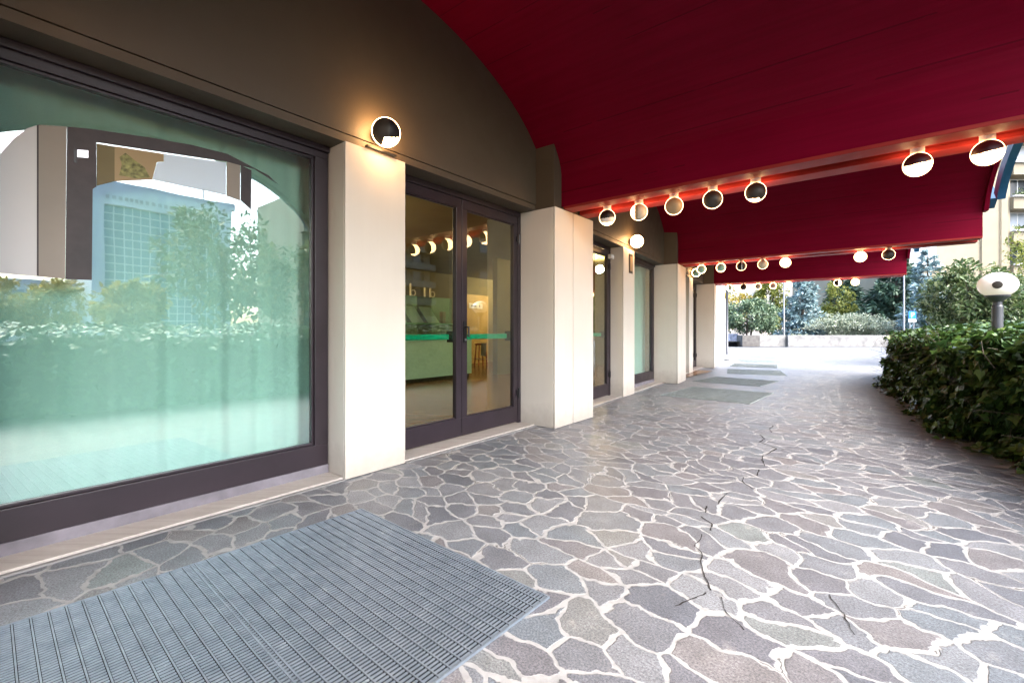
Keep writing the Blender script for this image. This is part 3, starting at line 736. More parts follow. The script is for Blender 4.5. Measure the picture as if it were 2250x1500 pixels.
for pts, w in (([(1700, 935), (1690, 942), (1695, 950)], .006), ([(1670, 955), (1680, 964), (1669, 971), (1708, 986), (1684, 998)], .007), ([(1676, 1000), (1674, 1010), (1680, 1024)], .007), ([(1668, 1032), (1664, 1045)], .006), ([(1635, 1048), (1630, 1057), (1660, 1077)], .005), ([(1598, 1083), (1580, 1102), (1579, 1108)], .006), ([(1552, 1112), (1550, 1126)], .006), ([(1540, 1134), (1564, 1152), (1561, 1166)], .005), ([(1542, 1174), (1540, 1184), (1525, 1200), (1543, 1214), (1540, 1232), (1545, 1260), (1558, 1288), (1562, 1298)], .0035), ([(1552, 1303), (1520, 1317), (1483, 1332)], .004), ([(1585, 1312), (1595, 1345), (1635, 1385)], .003), ([(1820, 1305), (1855, 1350), (1878, 1395)], .003), ([(1700, 1003), (1850, 1025), (2000, 1050), (2130, 1072), (2250, 1090)], .006)):
    strip(jag([g2(*p) for p in pts]), w).build('crack', M['stain'], pav)

# ------------------------------------------------------------------ floor grates
def grate(name, fr_, L, W, label, ribs, bars, seam=None, metal='galv'):
    """fr_: frame whose origin is the far facade-side corner; runs back along -u for L and outward for W."""
    t = empty(name, fr_.p(-L / 2, W / 2, 0), label, 'grate', 'steel floor grates along the walkway')
    m = MB(); m.fbox(fr_, -L + .01, -.01, .01, W - .01, 0.002, 0.003); m.build('pit', M['pitblack'], t)  # black sheet painting in the dark under the grate
    m = MB()
    for (a, b, c, d) in ((-L, 0, 0, .007), (-L, 0, W - .007, W), (-L, -L + .007, .007, W - .007), (-.007, 0, .007, W - .007)): m.fbox(fr_, a, b, c, d, 0.002, .0115)
    m.build('edge_frame', M[metal], t)
    m = MB(); p = W / ribs
    for i in range(1, ribs): m.fbox(fr_, -L + .007, -.007, i * p - p * .26, i * p + p * .26, .0062, .0092)
    m.build('rib', M[metal], t)
    m = MB(); p = L / bars
    for i in range(1, bars): m.fbox(fr_, -i * p - .0043, -i * p + .0043, .007, W - .007, .0055, .0095)
    m.build('slot', M['pitblack'], t)  # black strips painting dark lines beside the bars
    m = MB()
    for i in range(1, bars): m.fbox(fr_, -i * p - .0025, -i * p + .0025, .007, W - .007, .005, .0118)
    if seam: m.fbox(fr_, -seam - .012, -seam - .006, .007, W - .007, .005, .0124); m.fbox(fr_, -seam + .006, -seam + .012, .007, W - .007, .005, .0124)
    m.build('bar', M[metal], t)
    return t
ga = Vector((*g2(795, 1120), 0)); gb = Vector((*g2(1208, 1315), 0)); d = gb - ga
grate('floor_grate', Frame(ga, math.degrees(math.atan2(-d.y, d.x))), 2.9, d.length, 'large ribbed steel floor grate set in paving below the big mint window', 84, 60, .88)
GR = [((1476.7, 868), (1671.7, 890), (1523, 850), (1701.7, 861.7)), ((1546.7, 840), (1703, 851.7), (1573, 828), (1711.7, 838)), ((1583, 820.7), (1713, 825), (1598, 810.7), (1716.7, 815)), ((1601.7, 805.5), (1708, 809), (1613, 798.3), (1708, 801.7)), ((1611, 795.3), (1700, 797), (1617, 790), (1694, 791.2)), ((1615, 786.6), (1690, 787.6), (1618, 782.6), (1680, 783.2)), ((1612, 780.2), (1672, 780.5), (1610, 777.5), (1660, 777.8))]
GL = ['second steel grate, beyond the cream double pillar', 'third steel grate along the walkway, beside the mint window pillar', 'fourth steel grate along the walkway', 'fifth steel grate along the walkway', 'sixth steel grate, where the walkway leaves the canopy', 'seventh steel grate, on the bright plaza', 'last small steel grate near the stone wall corner']
for q, lb in zip(GR, GL):
    a, b, c, e = [Vector((*g2(*p), 0)) for p in q]
    o = c; tdir = (c - a).normalized(); W = ((b - a).length + (e - c).length) / 2; L = ((c - a).length + (e - b).length) / 2
    wd = (e - c) + (b - a); h = math.degrees(math.atan2(-wd.y, wd.x))
    grate('floor_grate', Frame(o, h), L, W, lb, 60, 28, None, 'galvpale')
m = MB(); m.lathe([(0.001, .03), (.09, .03), (.1, .004)], (*g2(1597, 791), 0), 14); tag(m.build('drain_cover', M['black'], None), 'small black drain cover at the foot of the downpipe', 'drain')

# ------------------------------------------------------------------ foliage tools
LEAF = {
    'ivy': (np.array([(0, 0, 0), (-.42, .02, .05), (-.52, .38, .10), (-.27, .52, .05), (0, 1, -.06), (.27, .52, .05), (.52, .38, .10), (.42, .02, .05), (0, .45, -.02)]), [(0, 8, 3, 2, 1), (8, 4, 3), (0, 7, 6, 5, 8), (8, 5, 4)]),
    'oval': (np.array([(0, 0, 0), (-.24, .35, .07), (-.16, .75, .05), (0, 1, -.05), (.16, .75, .05), (.24, .35, .07)]), [(0, 3, 2, 1), (0, 5, 4, 3)]),
    'needle': (np.array([(-.10, 0, 0), (.10, 0, 0), (.22, .55, .03), (0, 1, 0), (-.22, .55, .03)]), [(0, 1, 2, 3, 4)]),
}
def foliage(name, pos, dirs, ups, size, shape, mat, parent=None):
    base, faces = LEAF[shape]
    N = len(pos); k = len(base)
    y = dirs / (np.linalg.norm(dirs, axis=1, keepdims=True) + 1e-9)
    x = np.cross(y, ups); x /= (np.linalg.norm(x, axis=1, keepdims=True) + 1e-9); z = np.cross(x, y)
    V = pos[:, None, :] + size[:, None, None] * (base[None, :, 0:1] * x[:, None, :] + base[None, :, 1:2] * y[:, None, :] + base[None, :, 2:3] * z[:, None, :])
    V = V.reshape(-1, 3)
    loops = np.concatenate([np.array(f) for f in faces]); lens = np.array([len(f) for f in faces])
    LI = (np.arange(N)[:, None] * k + loops[None, :]).reshape(-1)
    LT = np.tile(lens, N); LS = np.concatenate([[0], np.cumsum(LT)[:-1]])
    me = bpy.data.meshes.new(name)
    me.vertices.add(len(V)); me.vertices.foreach_set('co', V.ravel().astype(np.float32))
    me.loops.add(len(LI)); me.loops.foreach_set('vertex_index', LI.astype(np.int32))
    me.polygons.add(len(LT)); me.polygons.foreach_set('loop_start', LS.astype(np.int32)); me.polygons.foreach_set('loop_total', LT.astype(np.int32))
    me.materials.append(mat); me.update(calc_edges=True); me.validate()
    o = bpy.data.objects.new(name, me); COL.objects.link(o)
    if parent: o.parent = parent; o.matrix_parent_inverse = Matrix.Translation(-parent.location)
    return o
def rnd(n): 
    v = rng.normal(size=(n, 3)); return v / np.linalg.norm(v, axis=1, keepdims=True)
def crown_pts(c, rad, n, clumps=26, cr=.36, low=-1.0):
    """leaf positions in irregular clumps spread over an ellipsoid; returns positions and outward directions"""
    c = np.array(c); rad = np.array(rad); P = []; Dv = []
    cc = rnd(clumps) * (rng.uniform(.35, .95, (clumps, 1)) ** .6); cc = cc[cc[:, 2] > low]
    w = rng.uniform(.5, 1.3, len(cc)); w /= w.sum()
    for q, ww in zip(cc, w):
        k = max(3, int(n * ww)); s = rnd(k) * (rng.uniform(0.25, 1, (k, 1)) ** .45) * cr * rng.uniform(.7, 1.25)
        P.append((q + s) * rad + c); Dv.append(s + .5 * q)
    return np.concatenate(P), np.concatenate(Dv)
def broad_tree(name, base, height, crown_c, rad, n, leaf, shape, mat, label, cat='tree', group=None, trunk_r=.09, clumps=28, stems=1, low=-1.0, cr=.36):
    t = empty(name, base, label, cat, group); b = Vector(base)
    m = MB(); c = Vector(crown_c)
    for s in range(stems):
        off = Vector((random.uniform(-1, 1), random.uniform(-1, 1), 0)) * (.25 * rad[0] if stems > 1 else 0)
        foot = b + off * (.7 if stems > 1 else 0); mid = foot.lerp(c + off, .55) + Vector((random.uniform(-.1, .1), random.uniform(-.1, .1), 0))
        m.tube([foot, foot.lerp(mid, .5), mid, c + off], [trunk_r, trunk_r * .8, trunk_r * .62, trunk_r * .3], 8)
        for k in range(5):
            e = c + Vector((random.uniform(-.7, .7) * rad[0], random.uniform(-.7, .7) * rad[1], random.uniform(-.5, .7) * rad[2]))
            st_ = foot.lerp(c + off, random.uniform(.45, .9)); m.tube([st_, st_.lerp(e, .5) + Vector((0, 0, .05 * rad[2])), e], [trunk_r * .45, trunk_r * .3, trunk_r * .1], 6)
    m.build('trunk', M['bark'], t, smooth=True)
    P, Dv = crown_pts(crown_c, rad, n, clumps, cr, low)
    k = len(P); d = Dv / np.linalg.norm(Dv, axis=1, keepdims=True) * .6 + rnd(k) + np.array([0, 0, -.25])
    foliage('crown', P, d, rnd(k) * .7 + np.array([0, 0, .8]) + .5 * Dv, leaf * rng.uniform(.6, 1.35, k), shape, mat, t)
    return t
def spruce(name, base, h, r, n, mat, label, group=None, droop=.25, size=.22, z0=.06, layers=15, flat=.0):
    t = empty(name, base, label, 'tree', group); b = np.array(base)
    m = MB(); m.tube([Vector(base), Vector(base) + Vector((0, 0, h * .5)), Vector(base) + Vector((0, 0, h * .97))], [r * .07, r * .045, .01], 8)
    P, D_, U = [], [], []
    nb = layers
    per = n / sum(max(3, int(13 * (1 - i / nb) + 3)) for i in range(nb))
    for i in range(nb):
        f = i / nb; z = h * (z0 + (1 - z0) * f); rr = r * (1 - f) ** .85 * random.uniform(.85, 1.1) + .05
        for k in range(max(3, int(13 * (1 - f) + 3))):
            a = random.uniform(0, 2 * math.pi); L = rr * random.uniform(.72, 1.12)
            d = np.array([math.cos(a), math.sin(a), 0.0])
            q = max(5, int(per)); s = rng.uniform(.12, 1, q) ** .7
            zz = z + L * (flat - droop * s + .22 * s ** 2)
            side = np.array([-d[1], d[0], 0]); wob = rng.normal(0, .13 * L * (1.15 - s) + .03, q)
            P.append(b + d * (s * L)[:, None] + side * wob[:, None] + np.stack([np.zeros(q), np.zeros(q), zz + rng.normal(0, .03 + .035 * L, q)], 1))
            D_.append(d + rnd(q) * .85 + np.array([0, 0, .12])); U.append(rnd(q) * .5 + np.array([0, 0, 1]))
            if k % 3 == 0: m.tube([Vector(b) + Vector((0, 0, z)), Vector(b + d * L * .8) + Vector((0, 0, z - droop * L * .6))], [.02, .006], 5)
    m.build('trunk', M['bark'], t)
    P = np.concatenate(P); D_ = np.concatenate(D_); U = np.concatenate(U)
    foliage('crown', P, D_, U, size * rng.uniform(.6, 1.3, len(P)), 'needle', mat, t)
    return t

# ------------------------------------------------------------------ ivy hedge along the walkway
hf = [(fA.p(-7.5, 4.65, 0)), (fA.p(-1.4, 4.6, 0)), fA.p(1.7, 4.38, 0), Vector((4.18, 3.72, 0)), Vector((4.55, 4.72, 0)), Vector((5.95, 6.75, 0)), Vector((7.2, 8.7, 0)), Vector((8.45, 10.3, 0)), Vector((9.4, 11.0, 0)), Vector((10.6, 11.2, 0))]
hb = [p + fA.nn * 2.9 for p in hf[:8]] + [Vector((10.8, 9.9, 0)), Vector((11.3, 10.4, 0))]
hedge = empty('ivy_hedge', (6.5, 6.5, 0), 'dense dark green ivy hedge bordering the paved walkway', 'hedge')
cum = [0]
for a, b in zip(hf[:-1], hf[1:]): cum.append(cum[-1] + (b - a).length)
def hpt(s, w):
    s = max(0, min(cum[-1] - 1e-6, s)); i = max(k for k in range(len(cum) - 1) if cum[k] <= s); f = (s - cum[i]) / (cum[i + 1] - cum[i])
    return hf[i].lerp(hf[i + 1], f) * (1 - w) + hb[i].lerp(hb[i + 1], f) * w
def hnoise(s, w, k=0): return .5 * math.sin(s * 2.1 + k) * math.cos(w * 7 + s * .7) + .5 * math.sin(s * 5.3 + w * 11 + k * 2)
def htop(s, w): return 1.02 + .10 * hnoise(s, w) + .12 * min(1, w * 2) - (0.25 * max(0, (s - cum[-1] + 1.3)) if s > cum[-1] - 1.3 else 0)
# inner twig mass
m = MB(); NSs = 60
vs = []
for i in range(NSs + 1):
    s = cum[-1] * i / NSs; z = htop(s, .4) - .16
    for w, zz in ((.09, 0), (.07, z * .55), (.13, z), (.88, z), (.93, 0)):
        q = hpt(s, w); vs.append((q.x, q.y, zz))
fs = [(i * 5 + k, i * 5 + k + 1, i * 5 + k + 6, i * 5 + k + 5) for i in range(NSs) for k in range(4)] + [tuple(range(5)), tuple(NSs * 5 + k for k in range(5))]
m.add(vs, fs); m.build('branches', M['soil'], hedge)
P, D_, U, S_ = [], [], [], []
out = fA.nn * -1
def hleaf(s, w, z, nx, k=1):
    q = hpt(s, w); P.append((q.x, q.y, z)); U.append(nx); S_.append(random.uniform(.055, .115))
svis = cum[2]
for i in range(27000):                                     # face towards the path
    s = svis + (cum[-1] - svis) * random.random() ** 1.15 if i < 23000 else random.uniform(0, svis)
    v = random.random(); zt = htop(s, .1)
    bul = .075 * hnoise(s, v, 3) + .05 * math.sin(s * 9 + v * 6) * math.cos(v * 9)
    w = .04 + (.03 - .10 * (1 - v) ** 2 * .7) - bul * .6 + random.uniform(-.01, .05)
    z = .02 + v * zt
    nx = np.array([-fA.nn.x, -fA.nn.y, .55]) + rng.normal(0, .42, 3)
    q = hpt(s, w); P.append((q.x, q.y, z)); U.append(nx); S_.append(random.uniform(.05, .115))
    D_.append(np.array([-fA.nn.x * .35, -fA.nn.y * .35, -.75]) + rng.normal(0, .55, 3))
for i in range(21000):                                     # top
    s = svis + (cum[-1] - svis) * random.random() ** 1.1 if i < 17000 else random.uniform(0, svis)
    w = random.uniform(.02, .95); z = htop(s, w) + random.uniform(-.10, .05) - (0.12 * (1 - w / .12) if w < .12 else 0)
    q = hpt(s, w); P.append((q.x, q.y, z)); U.append(np.array([0, 0, 1.0]) + rng.normal(0, .38, 3)); S_.append(random.uniform(.04, .10))
    a = random.uniform(0, 2 * math.pi); D_.append(np.array([math.cos(a), math.sin(a), random.uniform(-.5, .3)]))
for i in range(2600):                                      # end towards the plaza
    w = random.random(); v = random.random(); s = cum[-1] - .02 - random.uniform(0, .12); z = .02 + v * (htop(s, w) - .02)
    q = hpt(s, w); P.append((q.x, q.y, z)); U.append(np.array([.5, .8, .5]) + rng.normal(0, .4, 3)); S_.append(random.uniform(.06, .11)); D_.append(np.array([.2, .3, -.7]) + rng.normal(0, .5, 3))
for i in range(260):                                       # runners that creep over the paving
    s = random.uniform(svis, cum[-1] - .5); w = random.uniform(-.075, .0); q = hpt(s, w)
    P.append((q.x, q.y, random.uniform(.012, .06))); U.append(np.array([0, 0, 1.0]) + rng.normal(0, .3, 3)); S_.append(random.uniform(.04, .08)); a = random.uniform(0, 6.28); D_.append(np.array([math.cos(a), math.sin(a), 0]))
foliage('leaves', np.array(P), np.array(D_), np.array(U), np.array(S_), 'ivy', M['ivy'], hedge)
tw = MB()
for i in range(120):
    s = random.uniform(svis, cum[-1] - .3); v = random.random(); q = hpt(s, random.uniform(-.01, .03)); z = .05 + v * .95
    tw.tube([q + Vector((0, 0, z)), q + Vector((random.uniform(-.12, .12), random.uniform(-.12, .12), z + random.uniform(-.05, .2))), q + fA.nn * -.05 + Vector((random.uniform(-.25, .25), random.uniform(-.25, .25), z + random.uniform(-.15, .25)))], [.003, .0025, .0015], 4, cap=False)
tag(tw.build('runners', M['bark'], hedge), kind='stuff')

# ------------------------------------------------------------------ mushroom lantern in the hedge
lc = Vector((6.40, 6.0, 0)); lt = empty('garden_lantern', lc, 'round opal garden lantern on dark post rising from the ivy hedge', 'lamp')
m = MB(); m.lathe([(.055, 0), (.055, 1.42), (.045, 1.44), (.045, 1.48), (.12, 1.55), (.125, 1.57), (.001, 1.572)], lc, 20); m.build('post', M['darkpole'], lt, smooth=False)
m = MB(); m.lathe([(max(1e-4, .195 * math.sin(k * math.pi / 20)), .165 * -math.cos(k * math.pi / 20)) for k in range(21)], lc + Vector((0, 0, 1.705)), 32); m.build('globe', M['lantern'], lt, smooth=True)
oldA = AIM
c = lc + Vector((0, 0, 1.705)); mm = cap_mesh(c, .203, R(14), None); mm.build('sensor', M['cap_brown'], lt, smooth=True)  # dark spot added on the globe, turned to the camera

# ------------------------------------------------------------------ plaza edge: walls, planting, signs
def conc(x0, x1, y0, y1, z, mat, label, name='low_wall', skew=0):
    m = MB(); m.hexa([(x0, y0, 0), (x1, y0 + skew, 0), (x1, y1 + skew, 0), (x0, y1, 0), (x0, y0, z), (x1, y0 + skew, z), (x1, y1 + skew, z), (x0, y1, z)])
    return tag(m.build(name, mat, None, bevel=.02), label, 'wall')
conc(17.2, 19.0, 31.6, 32.1, .80, M['concrete'], 'short low concrete wall section beside the dark block'); conc(19.05, 26.5, 31.4, 31.9, .80, M['concrete'], 'long low concrete wall below the pale arching shrub', skew=-.2)
conc(15.95, 17.15, 31.5, 32.3, .80, M['darkblock'], 'dark square concrete block at the end of the low wall', 'dark_block')
m = MB(); m.box(14.6, 16.6, 33.4, 33.6, 0, .9); m.build('graffiti_wall', mat_paint('blue_grey_paint', (0.16, 0.20, 0.30), 0.8, 0.3, 5))
tag(bpy.data.objects['graffiti_wall'], 'blue grey painted wall stub behind the dark block', 'wall')
slab('planting_bed', [(14, 31.9), (32, 31.7), (36, 60), (12, 60)], .35, M['soil'])

broad_tree('holly_bush', (17.4, 33.6, .3), 4, (17.5, 33.6, 2.05), (2.0, 1.7, 1.25), 9000, .17, 'oval', M['holly'], 'round dark glossy bush on low trunks behind the concrete wall', 'bush', trunk_r=.08, clumps=70, stems=2, cr=.26, low=-.8)
spruce('blue_spruce', (23.3, 36.5, .3), 6.6, 1.9, 8500, M['spruce'], 'pale blue spruce behind the low wall beside the lamp post', droop=.1, size=.30, z0=.02, layers=18)
broad_tree('yellow_tree', (20.6, 45, 0), 6, (20.8, 45, 3.3), (3.0, 2, 1.9), 5200, .26, 'oval', M['yellow'], 'yellow autumn tree behind the round dark bush', clumps=40, trunk_r=.12, cr=.3)
broad_tree('lime_tree', (25.2, 44, 0), 8, (25.0, 44, 4.0), (1.6, 1.5, 3.0), 5200, .26, 'oval', M['lime'], 'yellow green tree between the blue spruce and dark bush', clumps=40, trunk_r=.12, cr=.3)
broad_tree('yellow_shrub', (29.2, 40.5, 0), 5, (29.2, 40.5, 2.9), (1.3, 1.3, 2.3), 5200, .2, 'oval', M['lime'], 'yellow green upright shrub before the dark cedar', 'shrub', clumps=40, trunk_r=.08, cr=.3)
spruce('dark_cedar', (31.3, 37.0, 0), 7.4, 3.9, 12500, M['cedar'], 'broad dark green cedar with layered branches', droop=.12, size=.40, z0=.02, layers=18)
spruce('dark_cedar', (31.6, 43.5, 0), 7.6, 2.8, 7000, M['cedar'], 'smaller dark cedar standing behind the yellow green shrub', droop=.12, size=.5, z0=.02, layers=16)
# arching pale shrub
def arching(base, r, h, n, label):
    t = empty('arching_shrub', base, label, 'shrub'); m = MB(); P, D_, U = [], [], []
    for i in range(n):
        a = random.uniform(0, 2 * math.pi); L = r * random.uniform(.35, 1.05); hh = h * random.uniform(.65, 1.1) * (1.1 - .45 * L / r)
        d = Vector((math.cos(a), math.sin(a) * .6, 0)); o = Vector(base) + Vector((random.uniform(-.9, .9) * r * .5, random.uniform(-.4, .4), 0))
        pts = []
        for k in range(7):
            f = k / 6; pts.append(o + d * L * f * .75 + Vector((random.uniform(-.04, .04), random.uniform(-.04, .04), hh * (2.1 * f - 1.35 * f * f))))
        m.tube(pts, [.022, .018, .014, .011, .008, .006, .003], 4, cap=False)
        for k in range(26):
            f = random.uniform(.2, 1) * 5.99; q = pts[int(f)].lerp(pts[int(f) + 1], f % 1)
            P.append((q.x + random.gauss(0, .05), q.y + random.gauss(0, .05), q.z + random.gauss(0, .05))); dd = (pts[int(f) + 1] - pts[int(f)]).normalized()
            D_.append(np.array(dd) + rng.normal(0, .7, 3)); U.append(rng.normal(0, .5, 3) + np.array([0, 0, 1]))
    m.build('stems', M['cotoneaster'], t)
    foliage('leaves', np.array(P), np.array(D_), np.array(U), rng.uniform(.07, .17, len(P)), 'oval', M['cotoneaster'], t)
arching((25.3, 33.9, .35), 3.6, 2.6, 330, 'wide pale shrub with arching stems spilling over the low wall')
arching((20.7, 32.6, .35), 1.0, .55, 60, 'small pale creeping shrub on the low wall under the round bush')

broad_tree('laurel_tree', (14.0, 13.6, 0), 3.5, (14.0, 13.8, 2.0), (1.12, 1.2, 1.25), 7500, .15, 'oval', M['laurel'], 'glossy broadleaf tree behind the hedge beside the lantern', clumps=60, trunk_r=.07, stems=2, cr=.28)
broad_tree('laurel_tree', (16.2, 15.4, 0), 3, (16.2, 15.4, 1.7), (1.5, 1.4, 1.1), 4500, .15, 'oval', M['laurel'], 'lower broadleaf shrub just behind the garden lantern', 'shrub', clumps=40, trunk_r=.06, stems=2, cr=.3)
spruce('blue_spruce', (28.5, 31.2, 0), 6.8, 1.9, 7000, M['spruce'], 'tall blue spruce behind the glossy broadleaf tree', droop=.1, size=.30, z0=.02, layers=17)
spruce('blue_spruce', (29.0, 30.0, 0), 4.6, 1.2, 4000, M['spruce'], 'smaller blue spruce behind the parking sign', droop=.1, size=.22, z0=.02, layers=14)
broad_tree('yellow_conifer', (22.2, 19.8, 0), 5, (22.4, 19.8, 2.9), (1.3, 1.3, 2.3), 5200, .15, 'oval', M['lime'], 'yellow green conifer in front of the apartment windows', clumps=50, trunk_r=.08, cr=.28)
broad_tree('laurel_tree', (19.0, 15.6, 0), 3, (19.0, 15.8, 1.5), (1.8, 1.2, 1.1), 4200, .15, 'oval', M['laurel'], 'broadleaf shrub below the yellow green conifer', 'shrub', clumps=40, trunk_r=.06, cr=.3)

# slim lamp posts and parking sign
def post(x, y, h, r, label, nm='lamp_post'):
    t = empty(nm, (x, y, 0), label, 'post')
    m = MB(); m.lathe([(r, 0), (r * .8, h), (.001, h)], (x, y, 0), 10); m.build('pole', M['pole'], t, smooth=False)
    m = MB(); m.box(x - .06, x + .06, y - .75, y + .05, h, h + .09); m.build('lamp_head', M['pole'], t)
post(20.2, 33.6 + .2, 6.2, .06, 'slim pale lamp post between the round bush and blue spruce')
post(24.98, 29.0, 7.2, .05, 'slim pale lamp post rising behind the parking sign')
ps = empty('parking_sign', (24.95, 28.4, 0), 'blue parking sign with white letter on thin posts', 'sign')
m = MB(); 
for dx in (-.12, .12): m.tube([(24.95 + dx, 28.4, 0), (24.95 + dx, 28.4, 2.3)], .022, 8)
m.build('post', M['pole'], ps)
m = MB(); m.box(24.72, 25.18, 28.355, 28.375, 1.86, 2.33); m.build('panel', M['signblue'], ps, bevel=.004)
m = MB(); m.box(24.72, 25.18, 28.355, 28.375, 1.66, 1.84); m.build('lower_plate', M['white'], ps, bevel=.004)
cu = bpy.data.curves.new('letter', 'FONT'); cu.body = 'P'; cu.size = .46; cu.extrude = .003; cu.align_x = 'CENTER'; cu.materials.append(M['white'])
to = bpy.data.objects.new('letter', cu); COL.objects.link(to); to.parent = ps; to.matrix_parent_inverse = Matrix.Translation(-ps.location); to.location = (24.95, 28.35, 1.935); to.rotation_euler = (math.pi / 2, 0, 0)
bpy.context.view_layer.update()
lm = bpy.data.meshes.new_from_object(to.evaluated_get(bpy.context.evaluated_depsgraph_get()))
lo_ = bpy.data.objects.new('letter_p', lm); COL.objects.link(lo_); lo_.parent = ps; lo_.matrix_parent_inverse = Matrix.Translation(-ps.location); lo_.location = (24.95, 28.35, 1.935); lo_.rotation_euler = (math.pi / 2, 0, 0)
bpy.data.objects.remove(to); lo_.name = 'letter'

# ------------------------------------------------------------------ buildings in view
ap = empty('apartment_building', (50, 40, 0), 'cream apartment block with recessed balconies at the plaza corner', 'building')
m = MB(); m.box(34.5, 43.6, 40, 56, 0, 27); m.box(43.6, 44.1, 40.3, 56, 0, 27)
zs = [k * 3.0 + .9 for k in range(9)]
for k, z in enumerate(zs):
    m.box(44.1, 62, 40, 56, z - 1.05, z)
    m.box(44.1, 62, 41.4, 56, z, z + 1.95)
    for x in (47.5, 51.8, 56): m.box(x, x + .9, 40, 41.4, z, z + 1.95)
m.build('wall', M['cream_bld'], ap)
for k, z in enumerate(zs):
    a = MB(); a.box(44.05, 62.05, 39.8, 40.05, z - .02, z + .12); a.build('sill', M['white_bld'], ap)
    for x in (44.25, 48.6, 52.9):
        w = MB(); w.box(x, x + 3.0, 41.2, 41.39, z + .02, z + 1.93); wo = w.build('window', M['white_bld'], ap)
        g = MB(); g.box(x + .12, x + 1.45, 41.18, 41.199, z + .15, z + 1.8); g.box(x + 1.55, x + 2.88, 41.18, 41.199, z + .15, z + 1.8); g.build('pane', M['blindglass'] if (k % 2 or x > 50) else M['windowdark'], wo)
    w = MB(); w.box(34.9, 37.2, 39.93, 39.999, z + .05, z + 1.6); wo = w.build('window', M['white_bld'], ap)
    g = MB(); g.box(35.0, 36.0, 39.91, 39.929, z + .12, z + 1.52); g.box(36.1, 37.1, 39.91, 39.929, z + .12, z + 1.52); g.build('pane', M['blindglass'], wo)
    s_ = MB(); s_.box(34.6, 37.5, 39.55, 39.995, z - .22, z + .02); s_.build('ledge', M['white_bld'], ap)
    pl = broad_tree if False else None
m = MB(); m.tube([(41.2, 39.9, 0), (41.2, 39.9, 27)], .06, 8); m.tube([(42.9, 39.9, 0), (42.9, 39.9, 27)], .05, 8); m.build('drainpipe', M['cream_bld'], ap)
# window box plants on two sills of the block
for k, z in enumerate((zs[2], zs[3], zs[4])):
    n = 380; Pp = np.stack([rng.uniform(44.2, 47.4, n), rng.uniform(39.75, 40.15, n), z + .1 + np.abs(rng.normal(0, .16, n))], 1)
    o = foliage('sill_plants', Pp, rnd(n) + np.array([0, -.2, .3]), rnd(n), rng.uniform(.1, .25, n), 'oval', M['laurel'])
    tag(o, ['green plants along the lowest visible balcony sill of the cream block', 'green plants along the middle balcony sill of the cream block', 'green plants along the highest visible balcony sill of the cream block'][k], 'plants', 'balcony plants')

def far_block(name, x0, x1, y0, y1, h, mat, label, nx, nz, wmat, z0=1.0):
    t = empty(name, ((x0 + x1) / 2, y0, 0), label, 'building')
    m = MB(); m.box(x0, x1, y0, y1, 0, h); m.build('wall', mat, t)
    w = (x1 - x0) / nx; hh = (h - z0) / nz
    for i in range(nx):
        for k in range(nz):
            g = MB(); g.box(x0 + w * (i + .25), x0 + w * (i + .75), y0 - .03, y0 - .002, z0 + hh * (k + .25), z0 + hh * (k + .8)); g.build('window', wmat, t)
far_block('long_block', 30, 88, 84, 96, 17, M['grey_bld'], 'long pale grey building far behind the trees', 14, 4, M['blindglass'])

# ------------------------------------------------------------------ across the street (seen mirrored in the big window)
fS = Frame(P1, hA)
gt = empty('glass_tower', fS.p(14.5, 62, 0), 'white framed office block with gridded glass front mirrored in the big window', 'building')
m = MB(); m.fbox(fS, 8.0, 21.2, 61, 75, 0, 16.4); m.fbox(fS, 7.6, 21.6, 60.5, 76, 16.4, 17.2); m.fbox(fS, 8.0, 9.0, 60.4, 61, 0, 16.4); m.fbox(fS, 20.2, 21.2, 60.4, 61, 0, 16.4); m.fbox(fS, 9.0, 20.2, 60.4, 61, 14.6, 16.4)
m.build('wall', M['white_bld'], gt)
m = MB(); m.fbox(fS, 9, 20.2, 60.8, 60.98, 0, 14.6); m.build('curtain_wall', M['glassgrid'], gt)
m = MB()
for i in range(15): u = 9 + i * .8; m.fbox(fS, u - .04, u + .04, 60.68, 60.8, 0, 14.6)
for k in range(17): z = .5 + k * .88; m.fbox(fS, 9, 20.2, 60.66, 60.79, z - .05, z + .05)
m.build('mullion_grid', M['white_bld'], gt)
m = MB()
for i in range(22): m.fbox(fS, 9.1 + i * .5, 9.38 + i * .5, 60.36, 60.4, 15.2, 15.6)
m.build('parapet_slots', M['grey_bld'], gt)
m = MB(); m.tube([fS.p(20, 66, 17.2), fS.p(20, 66, 21)], .08, 6); m.tube([fS.p(20, 66, 20), fS.p(20, 66, 21.2)], .28, 8); m.build('antenna', M['pole'], gt)
lo = empty('low_office', fS.p(0, 64, 0), 'low pale lattice fronted building mirrored behind the yellow trees', 'building')
m = MB(); m.fbox(fS, -14, 7.4, 64, 76, 0, 6.4); m.build('wall', M['white_bld'], lo)
for i in range(14):
    for k in range(2):
        m = MB(); m.fbox(fS, -13.4 + i * 1.45, -12.4 + i * 1.45, 63.9, 63.99, 1.6 + k * 2.3, 3.0 + k * 2.3); m.build('window', M['blindglass'], lo)
ob = empty('balcony_block', fS.p(40, 60, 0), 'pale block with deep balconies mirrored at the edge of the big window', 'building')
m = MB(); m.fbox(fS, 30, 54, 60, 74, 0, 21)
for k in range(6): m.fbox(fS, 29.5, 54, 58.4, 60, 2.6 + k * 3.1, 3.7 + k * 3.1)
m.build('wall', M['cream_bld'], ob)
for k in range(6):
    for i in range(6):
        m = MB(); m.fbox(fS, 31 + i * 3.8, 33.4 + i * 3.8, 59.9, 59.99, 3.8 + k * 3.1, 5.6 + k * 3.1); m.build('window', M['windowdark'], ob)
